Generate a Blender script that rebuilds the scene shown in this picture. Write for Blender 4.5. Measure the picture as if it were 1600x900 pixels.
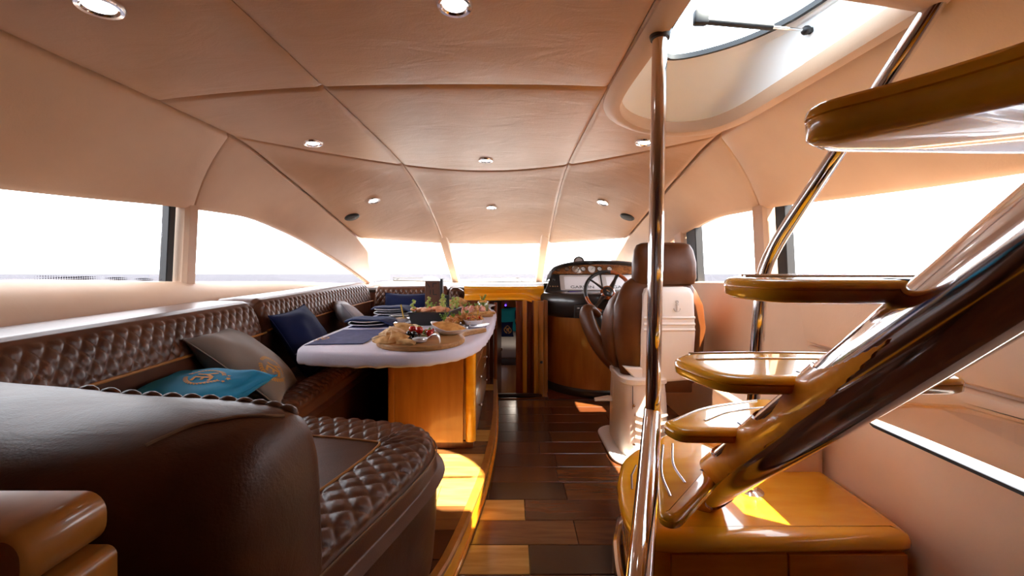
import bpy, bmesh, math, random
import numpy as np
from mathutils import Vector, Matrix, Euler, noise
from mathutils.bvhtree import BVHTree

for o in list(bpy.data.objects):
    bpy.data.objects.remove(o)
scene = bpy.context.scene
COL = scene.collection
random.seed(7)

# ------------------------------------------------------------------ camera
H = 1.22          # eye height above the saloon floor
F = 600.0         # focal length in pixels of the 1600x900 frame
V0 = 410.0        # image row of the boat's own level line
cam_d = bpy.data.cameras.new('camera')
cam_d.sensor_width = 36.0
cam_d.lens = F / 1600 * 36.0
cam_d.shift_y = -(450 - V0) / 1600
cam_d.clip_start = 0.03
cam_d.clip_end = 4000
cam = bpy.data.objects.new('camera', cam_d)
cam.location = (0, 0, H)
cam.rotation_euler = (math.pi / 2, 0, 0)
COL.objects.link(cam)
scene.camera = cam

# ------------------------------------------------------------------ sky, sun, exposure
world = bpy.data.worlds.new('sky')
scene.world = world
world.use_nodes = True
nt = world.node_tree
nt.nodes.clear()
tc = nt.nodes.new('ShaderNodeTexCoord')
mp = nt.nodes.new('ShaderNodeMapping')
mp.inputs['Scale'].default_value = (1.0, 1.0, 5.0)
nz = nt.nodes.new('ShaderNodeTexNoise')
nz.inputs['Scale'].default_value = 2.2
nz.inputs['Detail'].default_value = 7
nz.inputs['Roughness'].default_value = 0.6
rp = nt.nodes.new('ShaderNodeValToRGB')
rp.color_ramp.elements[0].position = 0.38
rp.color_ramp.elements[0].color = (0.80, 0.86, 0.95, 1)
rp.color_ramp.elements[1].position = 0.60
rp.color_ramp.elements[1].color = (1.0, 0.985, 0.99, 1)
bg = nt.nodes.new('ShaderNodeBackground')
bg.inputs['Strength'].default_value = 6.6
wo = nt.nodes.new('ShaderNodeOutputWorld')
nt.links.new(tc.outputs['Generated'], mp.inputs['Vector'])
nt.links.new(mp.outputs['Vector'], nz.inputs['Vector'])
nt.links.new(nz.outputs['Fac'], rp.inputs['Fac'])
nt.links.new(rp.outputs['Color'], bg.inputs['Color'])
nt.links.new(bg.outputs['Background'], wo.inputs['Surface'])

SUN_DIR = Vector((-0.58, 0.32, -1.0)).normalized()   # the way the light travels
sd = bpy.data.lights.new('sun', 'SUN')
sd.energy = 36.0
sd.angle = math.radians(0.6)
sd.color = (1.0, 0.86, 0.66)
sun = bpy.data.objects.new('sun', sd)
sun.rotation_euler = SUN_DIR.to_track_quat('-Z', 'Y').to_euler()
sun.location = (3, -3, 6)
COL.objects.link(sun)

scene.view_settings.view_transform = 'Standard'
scene.view_settings.look = 'None'
scene.view_settings.gamma = 1.0
scene.view_settings.use_curve_mapping = False
scene.view_settings.exposure = 0.48
scene.cycles.max_bounces = 10
scene.cycles.diffuse_bounces = 5
scene.cycles.glossy_bounces = 5
scene.cycles.transparent_max_bounces = 12
scene.cycles.sample_clamp_indirect = 8.0
scene.cycles.caustics_reflective = False
scene.cycles.caustics_refractive = False
scene.cycles.use_denoising = True

# ------------------------------------------------------------------ helpers
def P(u, v, Y):
    """point that lies Y metres ahead of the camera in the direction of pixel (u, v)"""
    return Vector(((u - 800) / F * Y, Y, H - (v - V0) / F * Y))

def G(u, v, z):
    """point at height z in the direction of pixel (u, v)"""
    Y = (H - z) * F / (v - V0)
    return Vector(((u - 800) / F * Y, Y, z))

def sm(x, xs, ys):
    """smooth (monotone-ish cubic) interpolation"""
    if x <= xs[0]: return ys[0]
    if x >= xs[-1]: return ys[-1]
    i = max(k for k in range(len(xs) - 1) if xs[k] <= x)
    n = len(xs)
    def slope(k):
        if k == 0 or k == n - 1:
            a, b = (0, 1) if k == 0 else (n - 2, n - 1)
            return (ys[b] - ys[a]) / (xs[b] - xs[a])
        d0 = (ys[k] - ys[k-1]) / (xs[k] - xs[k-1]); d1 = (ys[k+1] - ys[k]) / (xs[k+1] - xs[k])
        if d0 * d1 <= 0: return 0.0
        return 2 * d0 * d1 / (d0 + d1)
    h = xs[i+1] - xs[i]; t = (x - xs[i]) / h
    m0, m1 = slope(i) * h, slope(i+1) * h
    return ((2*t**3 - 3*t**2 + 1) * ys[i] + (t**3 - 2*t**2 + t) * m0 + (-2*t**3 + 3*t**2) * ys[i+1] + (t**3 - t**2) * m1)

def lin(a, b, n):
    return [a + (b - a) * i / (n - 1) for i in range(n)]

def spline(pts, n, closed=False):
    """Catmull-Rom through pts (Vectors), n samples"""
    pts = [Vector(p) for p in pts]
    m = len(pts)
    segs = m if closed else m - 1
    out = []
    cnt = n if closed else n - 1
    for i in range(n):
        x = i / cnt * segs
        k = min(int(x), segs - 1); t = x - k
        if closed:
            p0, p1, p2, p3 = (pts[(k + d) % m] for d in (-1, 0, 1, 2))
        else:
            p1, p2 = pts[k], pts[k+1]
            p0 = pts[k-1] if k > 0 else p1 * 2 - p2
            p3 = pts[k+2] if k + 2 < m else p2 * 2 - p1
        out.append(0.5 * ((2*p1) + (p2 - p0)*t + (2*p0 - 5*p1 + 4*p2 - p3)*t*t + (3*p1 - p0 - 3*p2 + p3)*t**3))
    return out

def resample(pts, step):
    pts = [Vector(p) for p in pts]
    L = [0.0]
    for a, b in zip(pts, pts[1:]): L.append(L[-1] + (b - a).length)
    n = max(2, int(round(L[-1] / step)) + 1)
    out = []; k = 0
    for i in range(n):
        s = L[-1] * i / (n - 1)
        while k < len(L) - 2 and L[k+1] < s: k += 1
        t = (s - L[k]) / max(1e-9, L[k+1] - L[k])
        out.append(pts[k].lerp(pts[k+1], t))
    return out

# --- objects
def link(name, me, m, parent=None, local=False):
    o = bpy.data.objects.new(name, me)
    COL.objects.link(o)
    if m is not None:
        for mm in (m if isinstance(m, (list, tuple)) else [m]):
            me.materials.append(mm)
    if parent is not None:
        o.parent = parent
        if not local and parent.type == 'EMPTY':
            mw = Matrix.Translation(parent.location) @ parent.rotation_euler.to_matrix().to_4x4()
            o.matrix_parent_inverse = mw.inverted()
    return o

def done(bm, name, m, parent=None, local=False, smooth=True, sharp=38, fix=True):
    if fix:
        bmesh.ops.recalc_face_normals(bm, faces=bm.faces[:])
    ca = math.cos(math.radians(sharp))
    for f in bm.faces: f.smooth = smooth
    if smooth:
        for e in bm.edges:
            if len(e.link_faces) == 2 and e.link_faces[0].normal.dot(e.link_faces[1].normal) < ca:
                e.smooth = False
    me = bpy.data.meshes.new(name)
    bm.to_mesh(me); bm.free()
    return link(name, me, m, parent, local)

def tag(o, label, cat, group=None, kind=None):
    o['label'] = label; o['category'] = cat
    if group: o['group'] = group
    if kind: o['kind'] = kind
    return o

def thing(name, label, cat, loc=(0, 0, 0), rz=0.0, group=None, kind=None):
    e = bpy.data.objects.new(name, None)
    e.empty_display_size = 0.1
    e.location = loc
    e.rotation_euler = (0, 0, rz)
    COL.objects.link(e)
    return tag(e, label, cat, group, kind)

def dup(root, loc=None, rz=None, label=None, group=None):
    def rec(o, par):
        c = o.copy(); COL.objects.link(c)
        if par is not None: c.parent = par
        for ch in list(o.children): rec(ch, c)
        return c
    c = rec(root, None)
    if loc is not None: c.location = loc
    if rz is not None: c.rotation_euler = (0, 0, rz)
    if label: c['label'] = label
    if group: c['group'] = group
    return c

# --- shapes
def nb(): return bmesh.new()

def box(bm, c, s, bevel=0.0, rot=None, seg=2):
    t = bmesh.new()
    bmesh.ops.create_cube(t, size=1.0)
    bmesh.ops.scale(t, vec=Vector(s), verts=t.verts[:])
    if bevel > 0:
        bmesh.ops.bevel(t, geom=t.edges[:], offset=min(bevel, min(s) * 0.49), segments=seg, profile=0.5, affect='EDGES')
    M = Matrix.Translation(Vector(c))
    if rot is not None:
        M = M @ (rot if isinstance(rot, Matrix) else Euler(rot).to_matrix().to_4x4())
    bmesh.ops.transform(t, matrix=M, verts=t.verts[:])
    me = bpy.data.meshes.new('t'); t.to_mesh(me); t.free()
    bm.from_mesh(me); bpy.data.meshes.remove(me)
    return bm

def loft(bm, loops, closed=True, caps=True, ring=False):
    vs = [[bm.verts.new(p) for p in lp] for lp in loops]
    n = len(vs[0])
    R = len(vs)
    for i in range(R if ring else R - 1):
        a, b = vs[i], vs[(i + 1) % R]
        for j in range(n if closed else n - 1):
            k = (j + 1) % n
            try: bm.faces.new((a[j], a[k], b[k], b[j]))
            except ValueError: pass
    if caps and closed and not ring:
        for lp in (vs[0], vs[-1]):
            try: bm.faces.new(lp)
            except ValueError: pass
    return vs

def frames(pts):
    pts = [Vector(p) for p in pts]
    T = []
    for i in range(len(pts)):
        a = pts[max(0, i-1)]; b = pts[min(len(pts)-1, i+1)]
        T.append((b - a).normalized())
    up = Vector((0, 0, 1)) if abs(T[0].z) < 0.9 else Vector((0, 1, 0))
    N = [(up - T[0] * up.dot(T[0])).normalized()]
    for i in range(1, len(pts)):
        n = N[-1] - T[i] * N[-1].dot(T[i])
        N.append(n.normalized())
    return pts, T, N

def tube(bm, pts, r, n=12, caps=True, flat=1.0):
    pts, T, N = frames(pts)
    loops = []
    for i, p in enumerate(pts):
        rr = r[i] if isinstance(r, (list, tuple)) else r
        Bn = T[i].cross(N[i])
        loops.append([p + (N[i] * math.cos(a) * flat + Bn * math.sin(a)) * rr for a in [2*math.pi*j/n for j in range(n)]])
    loft(bm, loops, True, caps)
    return bm

def lathe(bm, prof, n=24, M=None, c=(0, 0, 0)):
    M = (Matrix.Translation(Vector(c)) @ (M if M is not None else Matrix.Identity(4)))
    loops = []
    for r, z in prof:
        r = max(r, 1e-4)
        loops.append([M @ Vector((r * math.cos(2*math.pi*j/n), r * math.sin(2*math.pi*j/n), z)) for j in range(n)])
    loft(bm, loops, True, True)
    return bm

def inset2(poly, d):
    """offset a closed 2-D outline inwards by d (counter-clockwise outline)"""
    n = len(poly); out = []
    A = sum(poly[i][0] * poly[(i+1) % n][1] - poly[(i+1) % n][0] * poly[i][1] for i in range(n))
    sg = 1 if A > 0 else -1
    for i in range(n):
        p0, p1, p2 = (Vector(poly[(i + k) % n][:2]) for k in (-1, 0, 1))
        e0 = (p1 - p0); e1 = (p2 - p1)
        if e0.length < 1e-9 or e1.length < 1e-9:
            out.append(p1); continue
        e0.normalize(); e1.normalize()
        n0 = Vector((-e0.y, e0.x)) * sg; n1 = Vector((-e1.y, e1.x)) * sg
        b = n0 + n1
        if b.length < 1e-6: out.append(p1); continue
        b.normalize()
        out.append(p1 + b * (d / max(0.5, b.dot(n0))))
    return out

def slab(bm, outline, prof, M=None):
    """outline: 2-D points; prof: list of (inset, z) from bottom to top"""
    loops = []
    for d, z in prof:
        lp = [Vector((p[0], p[1], z)) for p in (inset2(outline, d) if abs(d) > 1e-9 else outline)]
        if M is not None: lp = [M @ p for p in lp]
        loops.append(lp)
    loft(bm, loops, True, True)
    return bm

def rprof(z0, z1, r, n=4, r0=None):
    """profile with rounded bottom and top edges"""
    r0 = r if r0 is None else r0
    out = []
    for i in range(n + 1):
        a = math.pi/2 * i / n
        out.append((r0 * (1 - math.sin(a)), z0 + r0 * (1 - math.cos(a))))
    for i in range(n + 1):
        a = math.pi/2 * i / n
        out.append((r * (1 - math.cos(a)), z1 - r * (1 - math.sin(a))))
    return out

def rrect(w, h, r, n=6, c=(0, 0)):
    out = []
    for cx, cy, a0 in ((w/2-r, h/2-r, 0), (-w/2+r, h/2-r, 90), (-w/2+r, -h/2+r, 180), (w/2-r, -h/2+r, 270)):
        for i in range(n + 1):
            a = math.radians(a0 + 90 * i / n)
            out.append((c[0] + cx + r * math.cos(a), c[1] + cy + r * math.sin(a)))
    return out

def circ(r, n=32, c=(0, 0), ry=None):
    ry = r if ry is None else ry
    return [(c[0] + r * math.cos(2*math.pi*i/n), c[1] + ry * math.sin(2*math.pi*i/n)) for i in range(n)]

def sheet(bm, rows):
    """open grid of points rows[i][j]"""
    return loft(bm, rows, False, False)

def blob(bm, c, r, n=8, rough=0.0, scale=(1, 1, 1), rot=None, seed=0):
    t = bmesh.new()
    bmesh.ops.create_icosphere(t, subdivisions=2 if n <= 8 else 3, radius=1.0)
    M = Matrix.Translation(Vector(c))
    if rot is not None: M = M @ Euler(rot).to_matrix().to_4x4()
    for v in t.verts:
        k = 1 + rough * noise.noise(v.co * 1.7 + Vector((seed * 3.1, seed * 1.7, seed)))
        v.co = M @ Vector((v.co.x * r * scale[0] * k, v.co.y * r * scale[1] * k, v.co.z * r * scale[2] * k))
    me = bpy.data.meshes.new('t'); t.to_mesh(me); t.free()
    bm.from_mesh(me); bpy.data.meshes.remove(me)
    return bm

def text(bm, s, size, M, ext=0.001, align='CENTER'):
    cu = bpy.data.curves.new('t', 'FONT')
    cu.body = s; cu.size = size; cu.extrude = ext
    cu.align_x = align; cu.align_y = 'CENTER'; cu.resolution_u = 3
    o = bpy.data.objects.new('t', cu); COL.objects.link(o)
    dg = bpy.context.evaluated_depsgraph_get()
    me = bpy.data.meshes.new_from_object(o.evaluated_get(dg))
    me.transform(M)
    bm.from_mesh(me)
    bpy.data.objects.remove(o); bpy.data.curves.remove(cu); bpy.data.meshes.remove(me)
    return bm

# ------------------------------------------------------------------ materials
def material(name, col, rough=0.5, metal=0.0, col2=None, nscale=6.0, ndetail=4, stretch=(1, 1, 1), contrast=(0.35, 0.65),
             bump=0.0, bscale=40.0, bstretch=(1, 1, 1), coat=0.0, coat_rough=0.05, spec=0.5, sheen=0.0, wrinkle=0.0, alpha=None, emit=None, estr=0.0, distort=0.0):
    m = bpy.data.materials.new(name); m.use_nodes = True
    t = m.node_tree; b = t.nodes['Principled BSDF']
    b.inputs['Base Color'].default_value = (*col, 1)
    b.inputs['Roughness'].default_value = rough
    b.inputs['Metallic'].default_value = metal
    b.inputs['Specular IOR Level'].default_value = spec
    b.inputs['Coat Weight'].default_value = coat
    b.inputs['Coat Roughness'].default_value = coat_rough
    b.inputs['Sheen Weight'].default_value = sheen
    if emit:
        b.inputs['Emission Color'].default_value = (*emit, 1)
        b.inputs['Emission Strength'].default_value = estr
    tcn = t.nodes.new('ShaderNodeTexCoord')
    if col2 is not None:
        mpn = t.nodes.new('ShaderNodeMapping'); mpn.inputs['Scale'].default_value = stretch
        n = t.nodes.new('ShaderNodeTexNoise'); n.inputs['Scale'].default_value = nscale; n.inputs['Detail'].default_value = ndetail
        n.inputs['Distortion'].default_value = distort
        r = t.nodes.new('ShaderNodeValToRGB')
        r.color_ramp.elements[0].position = contrast[0]; r.color_ramp.elements[0].color = (*col, 1)
        r.color_ramp.elements[1].position = contrast[1]; r.color_ramp.elements[1].color = (*col2, 1)
        t.links.new(tcn.outputs['Object'], mpn.inputs['Vector']); t.links.new(mpn.outputs['Vector'], n.inputs['Vector'])
        t.links.new(n.outputs['Fac'], r.inputs['Fac']); t.links.new(r.outputs['Color'], b.inputs['Base Color'])
    last = None
    if bump > 0:
        mpn = t.nodes.new('ShaderNodeMapping'); mpn.inputs['Scale'].default_value = bstretch
        n = t.nodes.new('ShaderNodeTexNoise'); n.inputs['Scale'].default_value = bscale; n.inputs['Detail'].default_value = 3
        bp = t.nodes.new('ShaderNodeBump'); bp.inputs['Strength'].default_value = bump; bp.inputs['Distance'].default_value = 0.004
        t.links.new(tcn.outputs['Object'], mpn.inputs['Vector']); t.links.new(mpn.outputs['Vector'], n.inputs['Vector'])
        t.links.new(n.outputs['Fac'], bp.inputs['Height']); last = bp
    if wrinkle > 0:
        mpn = t.nodes.new('ShaderNodeMapping'); mpn.inputs['Scale'].default_value = (1.0, 2.6, 1.6); mpn.inputs['Rotation'].default_value = (0, 0, 0.5)
        n = t.nodes.new('ShaderNodeTexNoise'); n.inputs['Scale'].default_value = 3.2; n.inputs['Detail'].default_value = 5
        n.inputs['Roughness'].default_value = 0.55; n.inputs['Distortion'].default_value = 0.8
        bp = t.nodes.new('ShaderNodeBump'); bp.inputs['Strength'].default_value = wrinkle; bp.inputs['Distance'].default_value = 0.02
        t.links.new(tcn.outputs['Object'], mpn.inputs['Vector']); t.links.new(mpn.outputs['Vector'], n.inputs['Vector'])
        t.links.new(n.outputs['Fac'], bp.inputs['Height'])
        if last is not None: t.links.new(last.outputs['Normal'], bp.inputs['Normal'])
        last = bp
    if last is not None: t.links.new(last.outputs['Normal'], b.inputs['Normal'])
    return m

def glass_mat(name, tint=(0.97, 0.98, 1.0), refl=0.06):
    m = bpy.data.materials.new(name); m.use_nodes = True
    t = m.node_tree; t.nodes.clear()
    tr = t.nodes.new('ShaderNodeBsdfTransparent'); tr.inputs['Color'].default_value = (*tint, 1)
    gl = t.nodes.new('ShaderNodeBsdfGlossy'); gl.inputs['Roughness'].default_value = 0.02
    mx = t.nodes.new('ShaderNodeMixShader'); mx.inputs['Fac'].default_value = refl
    o = t.nodes.new('ShaderNodeOutputMaterial')
    t.links.new(tr.outputs[0], mx.inputs[1]); t.links.new(gl.outputs[0], mx.inputs[2]); t.links.new(mx.outputs[0], o.inputs['Surface'])
    return m

M = {}
M['headliner'] = material('cream_headliner', (0.57, 0.335, 0.185), 0.40, col2=(0.63, 0.38, 0.22), nscale=3, bump=0.10, bscale=150, wrinkle=0.20, spec=0.5)
M['cream'] = material('cream_leather', (0.76, 0.545, 0.39), 0.5, col2=(0.80, 0.59, 0.43), nscale=4, bump=0.08, bscale=160, wrinkle=0.10)
M['cream_lip'] = material('cream_leather_rim', (0.64, 0.44, 0.30), 0.45, bump=0.08, bscale=160)
M['leather'] = material('brown_leather', (0.050, 0.014, 0.004), 0.42, col2=(0.095, 0.032, 0.010), nscale=5, ndetail=6, bump=0.15, bscale=220, wrinkle=0.15, spec=0.32)
M['leather2'] = material('tan_brown_leather', (0.080, 0.022, 0.005), 0.40, col2=(0.125, 0.040, 0.010), nscale=5, ndetail=6, bump=0.10, bscale=220, wrinkle=0.10, spec=0.3)
M['honey'] = material('honey_varnished_wood', (0.84, 0.35, 0.010), 0.22, col2=(0.90, 0.42, 0.018), nscale=3, stretch=(2, 9, 9), coat=1.0, coat_rough=0.03, ndetail=6)
M['honey_riser'] = material('honey_varnished_riser', (0.58, 0.19, 0.010), 0.25, col2=(0.68, 0.245, 0.016), nscale=3, stretch=(2, 9, 9), coat=0.8, coat_rough=0.05)
M['cherry'] = material('cherry_veneer', (0.34, 0.115, 0.016), 0.3, col2=(0.42, 0.155, 0.026), nscale=2.5, stretch=(9, 9, 1.2), ndetail=6, coat=0.6, coat_rough=0.08)
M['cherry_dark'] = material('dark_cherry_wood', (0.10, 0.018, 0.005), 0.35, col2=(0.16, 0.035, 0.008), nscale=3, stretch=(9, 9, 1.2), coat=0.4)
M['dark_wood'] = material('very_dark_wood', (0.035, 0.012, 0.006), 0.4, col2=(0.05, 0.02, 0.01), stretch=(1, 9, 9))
M['chrome'] = material('polished_chrome', (0.86, 0.86, 0.89), 0.09, 1.0)
M['steel'] = material('brushed_steel', (0.62, 0.60, 0.58), 0.22, 1.0)
M['gelcoat'] = material('white_gelcoat', (0.80, 0.80, 0.80), 0.25, coat=0.4)
M['gelcoat_pale'] = material('pale_blue_white_gelcoat', (0.90, 0.94, 0.94), 0.35, col2=(0.92, 0.95, 0.95), nscale=3)
M['seat_white'] = material('warm_white_plastic', (0.90, 0.82, 0.76), 0.35, coat=0.2)
M['black'] = material('black_rubber', (0.012, 0.012, 0.013), 0.5)
M['black_gloss'] = material('black_gloss_plastic', (0.018, 0.016, 0.015), 0.28, coat=0.5, coat_rough=0.12)
M['black_satin'] = material('black_satin_plastic', (0.020, 0.019, 0.019), 0.45)
M['glass'] = glass_mat('window_glass')
M['glass_hatch'] = glass_mat('hatch_glass', (0.90, 0.96, 1.0), 0.05)
M['piping'] = material('tan_piping', (0.42, 0.17, 0.035), 0.5)
M['stitch'] = material('tan_stitching', (0.20, 0.11, 0.055), 0.7)
M['gold'] = material('gold_embroidery', (0.62, 0.31, 0.05), 0.6, bump=0.4, bscale=500)
# ================================================================== THE SETTING
XC = -0.20        # centre line of the boat
AFT = -1.3        # aft end of the saloon

# ---------------- sea (the boat rides slightly bow-up, so the sea tilts against the cabin)
m_sea = material('grey_lilac_sea', (0.016, 0.016, 0.022), 0.7, col2=(0.027, 0.027, 0.035), nscale=0.5, ndetail=8, stretch=(0.3, 1, 1), spec=0.03)
bm = nb()
sheet(bm, [[Vector((x, y, 0)) for x in lin(-3000, 3000, 9)] for y in lin(-3000, 3000, 9)])
sea = done(bm, 'sea', m_sea, smooth=False)
sea.location = (0, 0, -1.3)
sea.rotation_euler = (-math.radians(1.66), 0, 0)
tag(sea, 'calm grey-lilac sea stretching to the horizon outside the windows', 'sea', kind='structure')

# ---------------- floor
M['plank'] = []
for i, (a, b) in enumerate([((0.115, 0.034, 0.010), (0.070, 0.020, 0.007)), ((0.090, 0.026, 0.008), (0.055, 0.016, 0.006)), ((0.15, 0.050, 0.014), (0.085, 0.026, 0.008)),
                            ((0.60, 0.33, 0.085), (0.42, 0.20, 0.04)), ((0.055, 0.019, 0.008), (0.032, 0.011, 0.005)), ((0.19, 0.075, 0.022), (0.11, 0.038, 0.012))]):  # palest wood tone is lightened further to stand in for sunlight
    M['plank'].append(material('floor_plank_wood', a, 0.26, col2=b, nscale=2.2, stretch=(1.6, 12, 12), ndetail=8, coat=0.6, coat_rough=0.14, distort=0.8, contrast=(0.3, 0.7), bump=0.05, bscale=30, bstretch=(1, 8, 8)))

EDGE_Y = [-1.3, 0.4, 0.8, 1.10, 1.359, 1.417, 1.708, 2.148, 2.66, 3.2, 3.66, 3.9]
EDGE_X = [-0.75, -0.52, -0.42, -0.335, -0.26, -0.240, -0.185, -0.130, -0.110, -0.125, -0.15, -0.18]
def edge_x(y): return sm(y, EDGE_Y, EDGE_X)
PZ = 0.115      # dinette platform height

bm = nb(); box(bm, (0.35, 1.05, -0.035), (3.0, 4.95, 0.04))
floor = tag(done(bm, 'floor', M['dark_wood'], smooth=False), 'dark brown wooden plank floor of the saloon', 'floor', kind='structure')
def companion_y(x):    # curved forward edge of the floor at the companionway
    return 3.50 - 0.05 * max(0.0, 1 - ((x + 0.03) / 0.33) ** 2)
joints = {2.94: [849], 2.77: [948], 2.61: [861], 2.456: [], 2.295: [869], 2.14: [], 1.978: [883], 1.816: [820], 1.66: [900], 1.502: [827]}
tones = {1.816: [3, 0, 1], 1.66: [5, 2, 1], 1.502: [3, 4, 1], 1.978: [4, 2, 0], 2.14: [0, 2], 2.295: [1, 0, 2]}  # pale planks on the left carry the sun patch in their colour
PW = 0.158
def plank(parent, y0, y1, xl, xr, z0, z1, mt, clip_left=False, clip_right=False):
    g = 0.0012
    ys = lin(y0 + g, y1 - g, 5)
    lp = []
    for y in ys: lp.append((xr(y) if callable(xr) else xr - g, y))
    for y in reversed(ys): lp.append((xl(y) if callable(xl) else xl + g, y))
    b = nb(); slab(b, lp, [(0, z0), (0, z1 - 0.0015), (0.0015, z1)])
    return done(b, 'plank', mt, parent, smooth=False)
rows = []
y = 1.502 - PW * 11
while y < 3.36:
    rows.append(y); y += PW
for y0 in rows:
    y1 = y0 + PW
    key = min(joints, key=lambda k: abs(k - y0))
    cuts = []
    if abs(key - y0) < 0.03:
        vm = V0 + H * F / (y0 + PW / 2)
        cuts = [(u - 800) / F * (y0 + PW / 2) for u in joints[key]]
    if not cuts: cuts = [random.uniform(0.15, 0.5)]
    while cuts[-1] < 1.2: cuts.append(cuts[-1] + random.uniform(0.5, 0.75))
    xs = [None] + cuts[:-1] + [1.42]
    tn = tones.get(min(tones, key=lambda k: abs(k - y0)), None) if min(abs(k - y0) for k in tones) < 0.03 else None
    for i in range(len(xs) - 1):
        mt = M['plank'][tn[i] if tn and i < len(tn) else random.choice([0, 1, 1, 2, 0, 4])]
        xl = (lambda yy: edge_x(yy) + 0.012) if xs[i] is None else xs[i]
        if y1 > 3.40: y1 = 3.46
        plank(floor, y0, y1, xl, xs[i+1], -0.014, 0.0, mt)
b = nb()
lp = [(0.30, 3.465), (0.30, 3.49)] + [(x, companion_y(x)) for x in lin(0.27, -0.10, 9)] + [(-0.13, 3.49), (-0.13, 3.465)]
slab(b, lp, [(0, -0.03), (0, 0.0)])
done(b, 'floor_threshold', M['plank'][2], floor, smooth=False)

# ---------------- raised platform under the dinette
lp = [(edge_x(yy), yy) for yy in lin(AFT, 3.9, 60)] + [(-1.78, 3.9), (-1.78, AFT)]
b = nb(); slab(b, lp, [(0, 0.0), (0, PZ - 0.016)])
plat = done(b, 'dinette_platform', M['dark_wood'], smooth=False)
tag(plat, 'raised wooden platform with a curved honey edge under the dinette', 'platform', kind='structure')
tp = {1.25: [4], 1.41: [4], 1.57: [5, 4], 1.73: [3, 3], 1.89: [3], 2.05: [3, 5], 2.2: [5, 3], 2.36: [3], 2.52: [5]}  # pale rows put the sunlit band into the platform's plank colour
y = 1.27 - PW * 12
k = 0
while y < 3.8:
    y1 = min(y + PW, 3.85)
    key = min(tp, key=lambda q: abs(q - y))
    tn = tp[key] if abs(key - y) < 0.08 else [random.choice([2, 5, 3])]
    cut = -0.60 - 0.22 * ((k * 37) % 5) / 5 + 0.25 * (k % 2)
    plank(plat, y, y1, cut, (lambda yy: edge_x(yy) - 0.030), PZ - 0.016, PZ, M['plank'][tn[0]])
    plank(plat, y, y1, -1.70, cut, PZ - 0.016, PZ, M['plank'][tn[-1]])
    y += PW; k += 1
ys = lin(AFT, 3.88, 90)
def edge_band(name, x0, x1, z0, z1, r, mt):
    b = nb(); loops = []
    for yy in ys:
        ex = edge_x(yy)
        loops.append([Vector((ex + x0, yy, z0)), Vector((ex + x1 - r, yy, z0)), Vector((ex + x1, yy, z0 + r)), Vector((ex + x1, yy, z1 - r)), Vector((ex + x1 - r, yy, z1)), Vector((ex + x0, yy, z1))])
    loft(b, loops, True, True)
    return done(b, name, mt, plat)
edge_band('step_nosing', -0.030, 0.006, PZ - 0.030, PZ + 0.001, 0.008, M['cherry'])
edge_band('step_riser', -0.006, 0.002, 0.022, PZ - 0.030, 0.001, M['honey'])
edge_band('skirting_strip', -0.006, 0.012, 0.0, 0.022, 0.004, M['honey_riser'])

# ---------------- ceiling surface
TC = [-1.3, 0.5, 1.15, 1.67, 2.8, 3.1, 4.0, 4.5, 5.1]
ZC = [0.765, 0.768, 0.77, 0.765, 0.75, 0.735, 0.585, 0.445, 0.23]
RY = [-1.3, 0.6, 1.33, 1.526, 2.02, 2.64, 3.23, 4.0]
RZ = [0.66, 0.668, 0.672, 0.674, 0.673, 0.555, 0.43, 0.25]
def kk(t): return sm(t, [1.2, 1.67, 3.1, 5.1], [0.0, 0.05, 1.05, 1.10])
def halfw(y): return sm(y, [1.8, 2.64, 3.23, 4.0], [1.30, 1.32, 1.36, 1.40])
def cpt(s, t, dz=0.0):
    k = kk(t); ye = t - k
    z = sm(t, TC, ZC); ze = sm(ye, RY, RZ)
    return Vector((XC + halfw(ye) * s, t - k * s * s, H + z + (ze - z) * abs(s) ** 2.4 + dz))

# hatch (stair well) opening in the starboard part of the roof
def u_loop(pts, n=44, nb_=10):
    q = resample(spline([Vector((x, y, 0)) for x, y in pts], 120), 0.01)
    out = [q[int(round(i / (n - 1) * (len(q) - 1)))] for i in range(n)]
    back = [out[-1].lerp(out[0], i / nb_) for i in range(1, nb_)]
    return [(p.x, p.y) for p in out + back]
LIP = [(0.505, 1.02), (0.50, 1.35), (0.495, 1.68), (0.52, 1.85), (0.60, 1.98), (0.73, 2.055), (0.88, 2.05), (1.00, 1.96), (1.055, 1.80), (1.07, 1.55), (1.075, 1.30), (1.075, 1.02)]
LID = [(0.565, 1.04), (0.56, 1.25), (0.565, 1.45), (0.585, 1.56), (0.62, 1.64), (0.69, 1.675), (0.80, 1.64), (0.93, 1.545), (1.02, 1.42), (1.06, 1.30), (1.075, 1.18), (1.075, 1.04)]
hatch_out = u_loop(LIP)
lid_out = u_loop(LID)

def cut(o, outline, z0, z1):
    b = nb(); slab(b, outline, [(0, z0), (0, z1)])
    bmesh.ops.recalc_face_normals(b, faces=b.faces[:])
    me = bpy.data.meshes.new('c'); b.to_mesh(me); b.free()
    c = bpy.data.objects.new('c', me); COL.objects.link(c)
    md = o.modifiers.new('b', 'BOOLEAN'); md.operation = 'DIFFERENCE'; md.object = c; md.solver = 'EXACT'
    dg = bpy.context.evaluated_depsgraph_get()
    nm = bpy.data.meshes.new_from_object(o.evaluated_get(dg))
    o.modifiers.clear()
    old = o.data; o.data = nm; nm.name = o.name
    bpy.data.objects.remove(c); bpy.data.meshes.remove(me); bpy.data.meshes.remove(old)

def edge_params(a, b, n, g):
    L = b - a
    return [a + g * e for e in (0.0, 0.25, 0.6, 1.0)] + lin(a + g, b - g, n)[1:-1] + [b - g * e for e in (1.0, 0.6, 0.25, 0.0)]

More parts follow.
